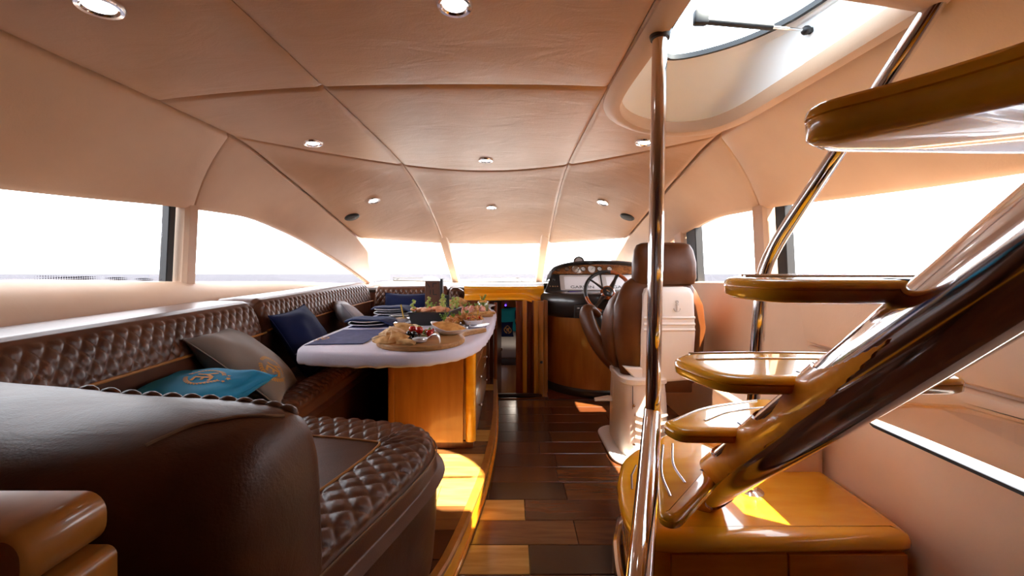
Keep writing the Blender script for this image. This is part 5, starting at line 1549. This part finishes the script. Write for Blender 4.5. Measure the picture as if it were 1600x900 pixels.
# white plate with cutlery in between
o = thing('side_plate', 'white plate carrying cutlery between the two plate stacks', 'plate', (-0.80, 2.94, TZ))
plate(o, (-0.80, 2.95), 0.14, TZ + 0.009, 'dish')
b = nb(); lathe(b, [(0.132, TZ + 0.0255), (0.136, TZ + 0.027), (0.139, TZ + 0.0255)], 40, c=(-0.80, 2.95, 0)); done(b, 'rim_line', m_plate, o)
def cutlery(name, lab, a, bb, kind):
    o = thing(name, lab, name, a, group='cutlery on the white plate')
    a, bb = Vector(a), Vector(bb); d = (bb - a).normalized(); n = Vector((-d.y, d.x, 0))
    b = nb(); tube(b, [a, a.lerp(bb, 0.3), a.lerp(bb, 0.65)], [0.006, 0.004, 0.003], 8, flat=0.4); done(b, 'handle', M['steel'], o)
    if kind == 'fork':
        for k in (-1, 0, 1):
            b = nb(); tube(b, [a.lerp(bb, 0.65), a.lerp(bb, 0.78) + n * k * 0.006, bb + n * k * 0.006], 0.002, 6); done(b, 'tine', M['steel'], o)
    else:
        b = nb(); tube(b, [a.lerp(bb, 0.62), a.lerp(bb, 0.8), bb], [0.004, 0.009, 0.002], 8, flat=0.2); done(b, 'blade', M['steel'], o)
cutlery('fork', 'steel fork laid across the white plate', (-0.93, 2.90, TZ + 0.033), (-0.72, 2.93, TZ + 0.033), 'fork')
cutlery('knife', 'steel knife laid across the white plate', (-0.93, 2.94, TZ + 0.033), (-0.70, 2.97, TZ + 0.033), 'knife')

# cutting board with handle
bc = Vector((-0.495, 2.10, 0))
ang_h = math.atan2(2.43 - 2.10, -0.175 + 0.495)
bo_ = []
R0 = 0.235
for i in range(41):
    a = ang_h + 0.30 + (2 * math.pi - 0.60) * i / 40
    bo_.append((bc.x + R0 * math.cos(a), bc.y + R0 * 0.93 * math.sin(a)))
hd = Vector((math.cos(ang_h), math.sin(ang_h))); hn = Vector((-hd.y, hd.x))
for d, w in ((0.27, -0.040), (0.33, -0.027), (0.42, -0.026), (0.46, -0.018), (0.47, 0.0), (0.46, 0.018), (0.42, 0.026), (0.33, 0.027), (0.27, 0.040)):
    bo_.append((bc.x + hd.x * d + hn.x * w, bc.y + hd.y * d + hn.y * w))
b = nb(); slab(b, bo_, rprof(TZ + 0.001, TZ + 0.027, 0.006)); brd = done(b, 'cutting_board', m_board)
tag(brd, 'round olive-wood cutting board with a handle near the table corner', 'cutting board')
BT = TZ + 0.027
# pita wedges
def pita(c, r, a0, tilt, lab, mt, seed, z=0.0):
    b = nb(); span = 1.15; n = 12
    top, bot = [], []
    Mx = Matrix.Translation((c[0], c[1], BT + 0.004 + z)) @ Euler(tilt).to_matrix().to_4x4() @ Matrix.Rotation(a0, 4, 'Z')
    rows_t, rows_b = [], []
    for i in range(7):
        rr = r * i / 6
        rt, rb = [], []
        for j in range(n):
            a = -span / 2 + span * j / (n - 1)
            x, y = rr * math.cos(a) - r * 0.6, rr * math.sin(a)
            edge = min(1, (6 - i) / 2.0) * min(1, min(j, n - 1 - j) / 2 + 0.25)
            h = 0.006 + 0.014 * edge ** 0.6 + 0.004 * noise.noise(Vector((x * 40, y * 40, seed)))
            rt.append(Mx @ Vector((x, y, h))); rb.append(Mx @ Vector((x, y, 0.0)))
        rows_t.append(rt); rows_b.append(rb)
    t = sheet(b, rows_t); u_ = sheet(b, rows_b)
    for k in range(6):
        for A in (0, n - 1): b.faces.new((t[k][A], t[k+1][A], u_[k+1][A], u_[k][A]))
    for k in range(n - 1): b.faces.new((t[6][k], t[6][k+1], u_[6][k+1], u_[6][k]))
    bmesh.ops.remove_doubles(b, verts=b.verts[:], dist=0.0003)
    o = done(b, 'pita_wedge', mt, sharp=50); tag(o, lab, 'flatbread', 'pita wedges on the cutting board')
pita((-0.695, 2.075), 0.105, 2.6, (0, 0.0, 0), 'pita wedge at the left rim of the cutting board', m_pita, 1)
pita((-0.665, 1.985), 0.10, -2.0, (0.1, 0, 0), 'browned pita triangle at the near left of the board', m_pita2, 2)
pita((-0.685, 2.16), 0.11, 1.9, (0.0, -0.3, 0.2), 'pita wedge leaning at the back left of the board', m_pita, 3, 0.02)
pita((-0.64, 2.09), 0.11, 1.2, (0.25, 0.15, 0), 'pita wedge lying on top of the bread pile', m_pita, 4, 0.03)
pita((-0.63, 2.21), 0.12, 1.5, (0.45, 0.1, 0), 'pointed pita wedge standing up behind the olives', m_pita2, 5, 0.03)
pita((-0.595, 1.985), 0.105, -0.9, (0.35, 0, 0), 'golden pita triangle propped up in the middle of the pile', m_pita2, 6, 0.016)
pita((-0.525, 1.940), 0.095, 0.3, (0, 0, 0), 'single pita wedge lying flat in front of the olives', m_pita2, 7)
pita((-0.585, 2.27), 0.10, 0.6, (0.3, -0.2, 0), 'pita wedge tucked behind the cherry tomatoes', m_pita, 8, 0.015)
# olives and tomatoes
k = 0
spots_ = [(-0.525, 2.075, 0), (-0.500, 2.05, 0), (-0.470, 2.04, 0), (-0.495, 2.09, 0), (-0.465, 2.075, 0), (-0.440, 2.05, 0), (-0.435, 2.085, 0), (-0.405, 2.06, 0), (-0.52, 2.11, 0), (-0.485, 2.065, 0.018), (-0.455, 2.06, 0.018)]
for x, y, dz in [(q[0] - 0.07, q[1], q[2]) for q in spots_]:
    b = nb(); blob(b, (x, y, BT + 0.0135 + dz), 0.0145, 12, scale=(1.2, 0.95, 0.95), rot=(0, 0, k * 0.9)); ol = done(b, 'olive', m_olive if k % 4 != 3 else m_olive_g)
    tag(ol, 'small dark olive in the heap on the cutting board', 'olive', 'olives on the cutting board'); k += 1
for (x, y, dz), lab in (((-0.550, 2.125, 0.022), 'left cherry tomato resting on the olives'), ((-0.508, 2.105, 0.022), 'glossy cherry tomato at the front of the olive heap'), ((-0.455, 2.13, 0.0), 'cherry tomato half hidden beside the hummus dish')):
    o = thing('cherry_tomato', lab, 'tomato', (x, y, BT), group='cherry tomatoes on the board')
    b = nb(); blob(b, (x, y, BT + 0.021 + dz), 0.021, 12); done(b, 'fruit', m_tom, o)
    b = nb()
    for q in range(5):
        a = q * 1.257; tube(b, [Vector((x, y, BT + 0.041 + dz)), Vector((x + 0.010 * math.cos(a), y + 0.010 * math.sin(a), BT + 0.041 + dz))], [0.002, 0.0008], 5)
    done(b, 'calyx', m_green, o)
def sprig(bm, c, h, n, seed):
    rnd = random.Random(seed)
    for i in range(n):
        a = rnd.uniform(0, 6.28); l = h * rnd.uniform(0.6, 1.0)
        tip = Vector((c[0] + math.cos(a) * l * 0.5, c[1] + math.sin(a) * l * 0.5, c[2] + l))
        tube(bm, [Vector(c), Vector(c).lerp(tip, 0.5) + Vector((0, 0, l * 0.12)), tip], [0.0014, 0.0012, 0.0006], 4)
        for q in (0.45, 0.7, 1.0):
            p = Vector(c).lerp(tip, q); blob(bm, p, 0.006, scale=(1, 1, 0.35), rot=(rnd.uniform(-1, 1), rnd.uniform(-1, 1), 0))
# chopped salad behind the tomatoes
o = thing('chopped_salad', 'small mound of chopped red and green salad on the board', 'salad', (-0.475, 2.17, BT))
rnd = random.Random(3)
for mt, nm, n in ((m_tom, 'red_dice', 9), (m_green, 'green_leaf', 9), (m_hummus, 'orange_dice', 7)):
    b = nb()
    for i in range(n): box(b, (-0.475 + rnd.uniform(-0.05, 0.03), 2.165 + rnd.uniform(-0.03, 0.03), BT + 0.008 + rnd.uniform(0, 0.030)), (0.016, 0.013, 0.011), 0.003, rot=(rnd.uniform(0, 3), rnd.uniform(0, 3), 0))
    q = done(b, nm, mt, o); q['kind'] = 'stuff'
# porcelain spoon with oil dip
o = thing('dip_spoon', 'white porcelain spoon dish holding green oil on the cutting board', 'spoon dish', (-0.460, 2.0, BT))
b = nb(); lathe(b, [(0.018, 0.0), (0.034, 0.006), (0.041, 0.020), (0.039, 0.021), (0.032, 0.009), (0.001, 0.006)], 28, c=(-0.475, 1.985, BT)); done(b, 'bowl', m_plate, o)
b = nb(); lathe(b, [(0.036, 0.015), (0.001, 0.0155)], 28, c=(-0.475, 1.985, BT)); done(b, 'oil', m_oil, o)
b = nb(); loops = []
for p in spline([Vector((-0.442, 1.98, BT + 0.017)), Vector((-0.415, 1.972, BT + 0.038)), Vector((-0.390, 1.965, BT + 0.042)), Vector((-0.372, 1.955, BT + 0.028)), Vector((-0.366, 1.950, BT + 0.002))], 18):
    loops.append([p + Vector(d) for d in ((0, -0.015, 0), (0.002, -0.014, 0.004), (0.002, 0.014, 0.004), (0, 0.015, 0))])
loft(b, loops, True, True); done(b, 'curled_handle', m_plate, o)
# hummus dish: shell-like pointed bowl
o = thing('hummus_dish', 'pointed white dish heaped with orange hummus and herbs on the board', 'dish', (-0.36, 2.2, BT))
hc = Vector((-0.365, 2.205, BT))
def teard(r, k=1.0):
    out = []
    for i in range(36):
        a = 2 * math.pi * i / 36
        rad = r * (1 + 0.28 * max(0, math.cos(a)) ** 3 + 0.30 * max(0, math.cos(a - 2.6)) ** 4)
        out.append((hc.x + rad * math.cos(a), hc.y + rad * 0.8 * math.sin(a)))
    return out
tilt = lambda x, y: 0.18 * max(0.0, (hc.x - x)) + 0.05 * (y - hc.y)
loops = []
for r, z in ((0.035, 0.0), (0.045, 0.002), (0.075, 0.020), (0.088, 0.036), (0.085, 0.037), (0.070, 0.022), (0.04, 0.008)):
    loops.append([Vector((x, y, BT + z + tilt(x, y) * (z / 0.036) * 1.6)) for x, y in teard(r)])
b = nb(); loft(b, loops, True, True); done(b, 'bowl', m_plate, o)
loops = []
for r, z in ((0.079, 0.030), (0.066, 0.042), (0.045, 0.055), (0.02, 0.062), (0.002, 0.064)):
    loops.append([Vector((x, y, BT + z + tilt(x, y) * 1.5 + 0.006 * noise.noise(Vector((x * 60, y * 60, 2))))) for x, y in teard(r)])
b = nb(); loft(b, loops, True, False); done(b, 'hummus', m_hummus, o, sharp=80)
b = nb(); sprig(b, (hc.x - 0.03, hc.y + 0.02, BT + 0.07), 0.055, 9, 4); done(b, 'herb_sprig', m_green, o)

# black shrimp tray with skewered cucumber
o = thing('shrimp_tray', 'black slate tray of shrimp salad with cucumber picks', 'tray', (-0.55, 2.85, TZ))
tb = [(-0.705, 2.66), (-0.455, 2.66), (-0.40, 2.98), (-0.66, 3.00)]
b = nb(); loops = []
for d, z in ((0.02, 0.0), (0.006, 0.004), (-0.010, 0.092), (-0.006, 0.095), (0.004, 0.092), (0.018, 0.012), (0.03, 0.010)):
    loops.append([Vector((x, y, TZ + z)) for x, y in inset2(tb, d)])
loft(b, loops, True, True); done(b, 'tray_box', m_slate, o, sharp=30)
b = nb(); g = []
for i in lin(0.03, 0.97, 22):
    r = []
    for j in lin(0.03, 0.97, 22):
        p = Vector(tb[0]).lerp(Vector(tb[1]), i).lerp(Vector(tb[3]).lerp(Vector(tb[2]), i), j)
        r.append(Vector((p.x, p.y, TZ + 0.078 + 0.014 * math.sin(math.pi * i) * math.sin(math.pi * j) + 0.007 * noise.noise(Vector((p.x * 70, p.y * 70, 0))))))
    g.append(r)
sheet(b, g); done(b, 'grain_bed', m_rice, o)
rnd = random.Random(9)
for i in range(11):
    fx, fy = rnd.uniform(0.1, 0.9), rnd.uniform(0.05, 0.55)
    if i < 6: fx, fy = 0.10 + i * 0.155, 0.10 + 0.06 * (i % 2)
    p = Vector(tb[0]).lerp(Vector(tb[1]), fx).lerp(Vector(tb[3]).lerp(Vector(tb[2]), fx), fy)
    c = Vector((p.x, p.y, TZ + 0.097)); a0 = rnd.uniform(0, 6.28)
    pts = [c + Vector((0.029 * math.cos(a0 + q), 0.029 * math.sin(a0 + q), 0.004 + 0.012 * math.sin(q * 0.7))) for q in lin(0, 3.8, 12)]
    b = nb(); tube(b, pts, [0.0155 - 0.0105 * (q / 11) for q in range(12)], 8); sh = done(b, 'shrimp', m_shrimp, o)
    b = nb(); blob(b, pts[-1], 0.007, scale=(1.4, 0.9, 0.4)); done(b, 'tail', m_tom, sh)
for i, (fx, fy, hh) in enumerate(((0.04, 0.05, 0.075), (0.27, 0.45, 0.085), (0.55, 0.75, 0.10), (0.80, 0.25, 0.085), (0.93, 0.55, 0.08), (0.98, 0.75, 0.075), (0.45, 0.95, 0.08))):
    p = Vector(tb[0]).lerp(Vector(tb[1]), fx).lerp(Vector(tb[3]).lerp(Vector(tb[2]), fx), fy); c = Vector((p.x, p.y, TZ + 0.085))
    b = nb(); tube(b, [c, c + Vector((0.006, 0, hh * 1.25))], 0.0016, 5); pk = done(b, 'pick', m_stick, o)
    b = nb()
    for q in range(5):
        pz = c + Vector((0.006 * q / 5 + 0.008 * math.sin(q * 2.2), 0, 0.02 + hh * 0.22 * q))
        box(b, pz, (0.027, 0.007, 0.015), 0.002, rot=(0.2, 0.5 * (-1) ** q, 0.3))
    done(b, 'cucumber_ribbon', m_cuc, pk)
for i in range(9):
    fx, fy = rnd.uniform(0.1, 0.95), rnd.uniform(0.3, 0.95)
    p = Vector(tb[0]).lerp(Vector(tb[1]), fx).lerp(Vector(tb[3]).lerp(Vector(tb[2]), fx), fy)
    b = nb(); blob(b, (p.x, p.y, TZ + 0.100), 0.013, rough=0.5, seed=i, scale=(1, 1, 0.7)); done(b, 'radish_bit' if i % 2 else 'tomato_bit', m_tom if i % 3 == 0 else m_ham, o)
for i, (fx, fy) in enumerate(((0.2, 0.7), (0.38, 0.6), (0.65, 0.6), (0.9, 0.9))):
    p = Vector(tb[0]).lerp(Vector(tb[1]), fx).lerp(Vector(tb[3]).lerp(Vector(tb[2]), fx), fy)
    b = nb(); sprig(b, (p.x, p.y, TZ + 0.09), 0.055, 6, i + 20); done(b, 'herb_sprig', m_green, o)

# small side dish with a yellow pick
o = thing('side_dish', 'small white bowl on a saucer left of the black tray', 'bowl', (-0.775, 2.74, TZ))
plate(o, (-0.785, 2.74), 0.085, TZ + 0.002, 'saucer')
b = nb(); lathe(b, [(0.025, 0.012), (0.045, 0.02), (0.055, 0.042), (0.052, 0.043), (0.04, 0.022), (0.001, 0.018)], 28, c=(-0.785, 2.74, TZ)); done(b, 'bowl', m_plate, o)
b = nb(); blob(b, (-0.785, 2.74, TZ + 0.036), 0.044, rough=0.3, scale=(1, 1, 0.35)); done(b, 'filling', m_rice, o)
b = nb(); tube(b, [Vector((-0.765, 2.72, TZ + 0.035)), Vector((-0.79, 2.73, TZ + 0.14))], [0.003, 0.006], 6, flat=0.4); done(b, 'pick', m_stick, o)

# platter of glazed chicken skewers
o = thing('skewer_platter', 'white rectangular platter of glazed chicken skewers beside the hummus', 'platter', (-0.36, 2.66, TZ))
pc = Vector((-0.375, 2.62)); pa_ = math.radians(66)
Mp = Matrix.Translation((pc.x, pc.y, TZ + 0.001)) @ Matrix.Rotation(pa_, 4, 'Z')
b = nb(); slab(b, rrect(0.40, 0.125, 0.02), [(0.02, 0.0), (0.0, 0.012), (0.0, 0.014), (0.015, 0.009), (0.03, 0.008)], Mp); done(b, 'dish', m_plate, o)
rnd = random.Random(5)
for i in range(9):
    c = Mp @ Vector((-0.13 + 0.033 * i, rnd.uniform(-0.015, 0.02), 0.034 + 0.016 * (i % 2)))
    b = nb(); blob(b, c, 0.030, 12, rough=0.7, scale=(0.9, 1.2, 0.9), seed=i, rot=(0, 0, i)); done(b, 'chicken_piece', m_chick, o)
for y_ in (-0.02, 0.02):
    b = nb(); tube(b, [Mp @ Vector((-0.17, y_, 0.034)), Mp @ Vector((0.17, y_, 0.045))], 0.0018, 5); done(b, 'skewer_stick', m_stick, o)
b = nb()
for i in range(3): sprig(b, Mp @ Vector((-0.05 + 0.09 * i, 0, 0.07)), 0.03, 5, i + 40)
done(b, 'herb_sprig', m_green, o)

# bowl of shredded salad on a plate, cutlery beside it
o = thing('salad_bowl', 'white bowl of shredded salad with yellow picks near the table edge', 'bowl', (-0.25, 2.66, TZ))
plate(o, (-0.262, 2.62), 0.105, TZ + 0.002, 'under_plate')
b = nb(); lathe(b, [(0.03, 0.014), (0.055, 0.022), (0.072, 0.050), (0.069, 0.051), (0.05, 0.024), (0.001, 0.020)], 32, c=(-0.262, 2.63, TZ)); done(b, 'bowl', m_plate, o)
b = nb()
for i in range(46):
    a = rnd.uniform(0, 6.28); r = 0.055 * math.sqrt(rnd.random()); p = Vector((-0.262 + r * math.cos(a), 2.63 + r * math.sin(a), TZ + 0.046 + rnd.uniform(0, 0.02)))
    d = Vector((rnd.uniform(-1, 1), rnd.uniform(-1, 1), rnd.uniform(-0.3, 0.4))).normalized() * 0.025
    tube(b, [p - d, p + Vector((0, 0, 0.006)), p + d], 0.0028, 5)
q = done(b, 'shredded_salad', m_hummus, o); q['kind'] = 'stuff'
b = nb()
for i in range(12):
    a = rnd.uniform(0, 6.28); r = 0.05 * math.sqrt(rnd.random()); box(b, (-0.262 + r * math.cos(a), 2.63 + r * math.sin(a), TZ + 0.062), (0.014, 0.012, 0.01), 0.003, rot=(a, a, 0))
q = done(b, 'diced_topping', m_tom, o); q['kind'] = 'stuff'
for dx in (-0.03, 0.02):
    b = nb(); tube(b, [Vector((-0.262 + dx, 2.62, TZ + 0.055)), Vector((-0.272 + dx * 2.2, 2.60, TZ + 0.115))], [0.002, 0.005], 6, flat=0.4); done(b, 'pick', m_stick, o)
def tablefork(a, bb, lab, i):
    cutlery('fork', lab, a, bb, 'fork')
tablefork((-0.185, 2.50, TZ + 0.006), (-0.165, 2.72, TZ + 0.006), 'steel fork lying at the table edge right of the salad bowl', 0)
tablefork((-0.345, 2.70, TZ + 0.006), (-0.30, 2.80, TZ + 0.006), 'steel fork lying between the platter and the salad bowl', 1)

# far board with charcuterie
o = thing('charcuterie_board', 'wooden board of cured meats, pastries and a jar at the far table end', 'serving board', (-0.36, 3.2, TZ))
Mb = Matrix.Translation((-0.375, 3.26, TZ + 0.001)) @ Matrix.Rotation(0.15, 4, 'Z')
b = nb(); slab(b, rrect(0.40, 0.42, 0.05), rprof(0, 0.022, 0.005), Mb); done(b, 'board', m_board, o)
rnd = random.Random(15)
for i in range(7):
    c = Mb @ Vector((-0.15 + rnd.uniform(0, 0.14), -0.10 + 0.03 * i, 0.032 + 0.006 * (i % 3)))
    b = nb(); blob(b, c, 0.042, 12, rough=0.8, scale=(1.2, 0.9, 0.35), seed=i + 3, rot=(0.3, 0.2, i)); done(b, 'ham_slice', m_ham, o)
for i in range(6):
    c = Mb @ Vector((0.03 + 0.035 * (i % 3), -0.13 + 0.06 * (i // 3), 0.046))
    b = nb(); blob(b, c, 0.036, 12, rough=0.7, scale=(1, 1, 0.9), seed=i + 13); done(b, 'fruit_piece', m_chick if i % 2 else m_ham, o)
for i in range(3):
    c = Mb @ Vector((-0.17 + 0.055 * i, 0.13 + 0.02 * i, 0.055 + 0.02 * i))
    b = nb(); blob(b, c, 0.045, 12, rough=0.4, scale=(1.6, 0.6, 0.6), seed=i + 33, rot=(0, 0.3, 0.5)); done(b, 'pastry', m_pita2, o)
for i in range(4):
    c = Mb @ Vector((0.05 + 0.04 * i, -0.18, 0.030))
    b = nb(); blob(b, c, 0.036, 12, rough=0.4, scale=(1.3, 0.6, 0.35), seed=i + 43); done(b, 'cracker', m_pita2, o)
b = nb(); jc = Mb @ Vector((0.13, 0.02, 0.022)); lathe(b, [(0.042, 0), (0.048, 0.02), (0.048, 0.072), (0.044, 0.078), (0.042, 0.074)], 24, c=jc); jr = done(b, 'glass_jar', m_glassjar, o)
b = nb(); blob(b, jc + Vector((0, 0, 0.075)), 0.040, rough=0.3, scale=(1, 1, 0.4)); done(b, 'filling', m_hummus, jr)
b = nb(); sprig(b, jc + Vector((0, 0, 0.08)), 0.06, 9, 77); done(b, 'herb_sprig', m_green, jr)
b = nb()
for i in range(4): sprig(b, Mb @ Vector((-0.03 + 0.05 * i, -0.05, 0.06)), 0.04, 6, 90 + i)
done(b, 'herb_sprig', m_green, o)
o = thing('end_plate', 'small white plate at the far right end of the table', 'plate', (-0.20, 3.45, TZ))
plate(o, (-0.225, 3.56), 0.075, TZ + 0.030, 'dish')
b = nb(); lathe(b, [(0.035, 0.0), (0.028, 0.014), (0.034, 0.032)], 24, c=(-0.225, 3.56, TZ)); done(b, 'foot', m_plate, o)

# menu block and small card holder
o = thing('menu_stand', 'dark brown standing menu block with pressed black letters YE', 'menu stand', (-0.68, 3.34, TZ))
mc = Vector((-0.690, 3.34, TZ))
m_menu = material('brown_leatherette', (0.085, 0.030, 0.016), 0.5, col2=(0.11, 0.042, 0.022), bump=0.2, bscale=200)
b = nb(); box(b, mc + Vector((0, 0, 0.140)), (0.128, 0.028, 0.278), 0.004); done(b, 'cover', m_menu, o, smooth=False)
b = nb(); box(b, mc + Vector((0.078, 0.01, 0.150)), (0.022, 0.05, 0.296), 0.003); done(b, 'back_spine', M['black_satin'], o, smooth=False)
b = nb()
Mt = Matrix.Translation(mc + Vector((-0.004, -0.0145, 0.212))) @ Matrix.Rotation(math.pi/2, 4, 'X')
for (x0, y0, x1, y1) in ((-0.040, 0.045, -0.018, 0.012), (0.008, 0.045, 0.044, 0.045), (0.010, 0.045, 0.010, 0.014), (-0.014, -0.010, -0.014, -0.050), (0.012, -0.006, 0.012, -0.050), (0.012, -0.050, 0.044, -0.050)):
    a, c = Vector((x0, y0, 0)), Vector((x1, y1, 0)); d = (c - a); n_ = Vector((-d.y, d.x, 0)).normalized() * 0.0035
    vs = [b.verts.new(Mt @ (p + Vector((0, 0, 0.001)))) for p in (a + n_, c + n_, c - n_, a - n_)]; b.faces.new(vs)
done(b, 'lettering', M['black'], o, smooth=False)
o = thing('card_holder', 'small black card holder behind the black tray', 'card holder', (-0.56, 3.30, TZ))
b = nb(); box(b, (-0.560, 3.30, TZ + 0.008), (0.055, 0.035, 0.016), 0.003); done(b, 'foot', M['black_satin'], o, smooth=False)
b = nb(); box(b, (-0.560, 3.305, TZ + 0.085), (0.040, 0.010, 0.15), 0.002); done(b, 'card', M['black_satin'], o, smooth=False)
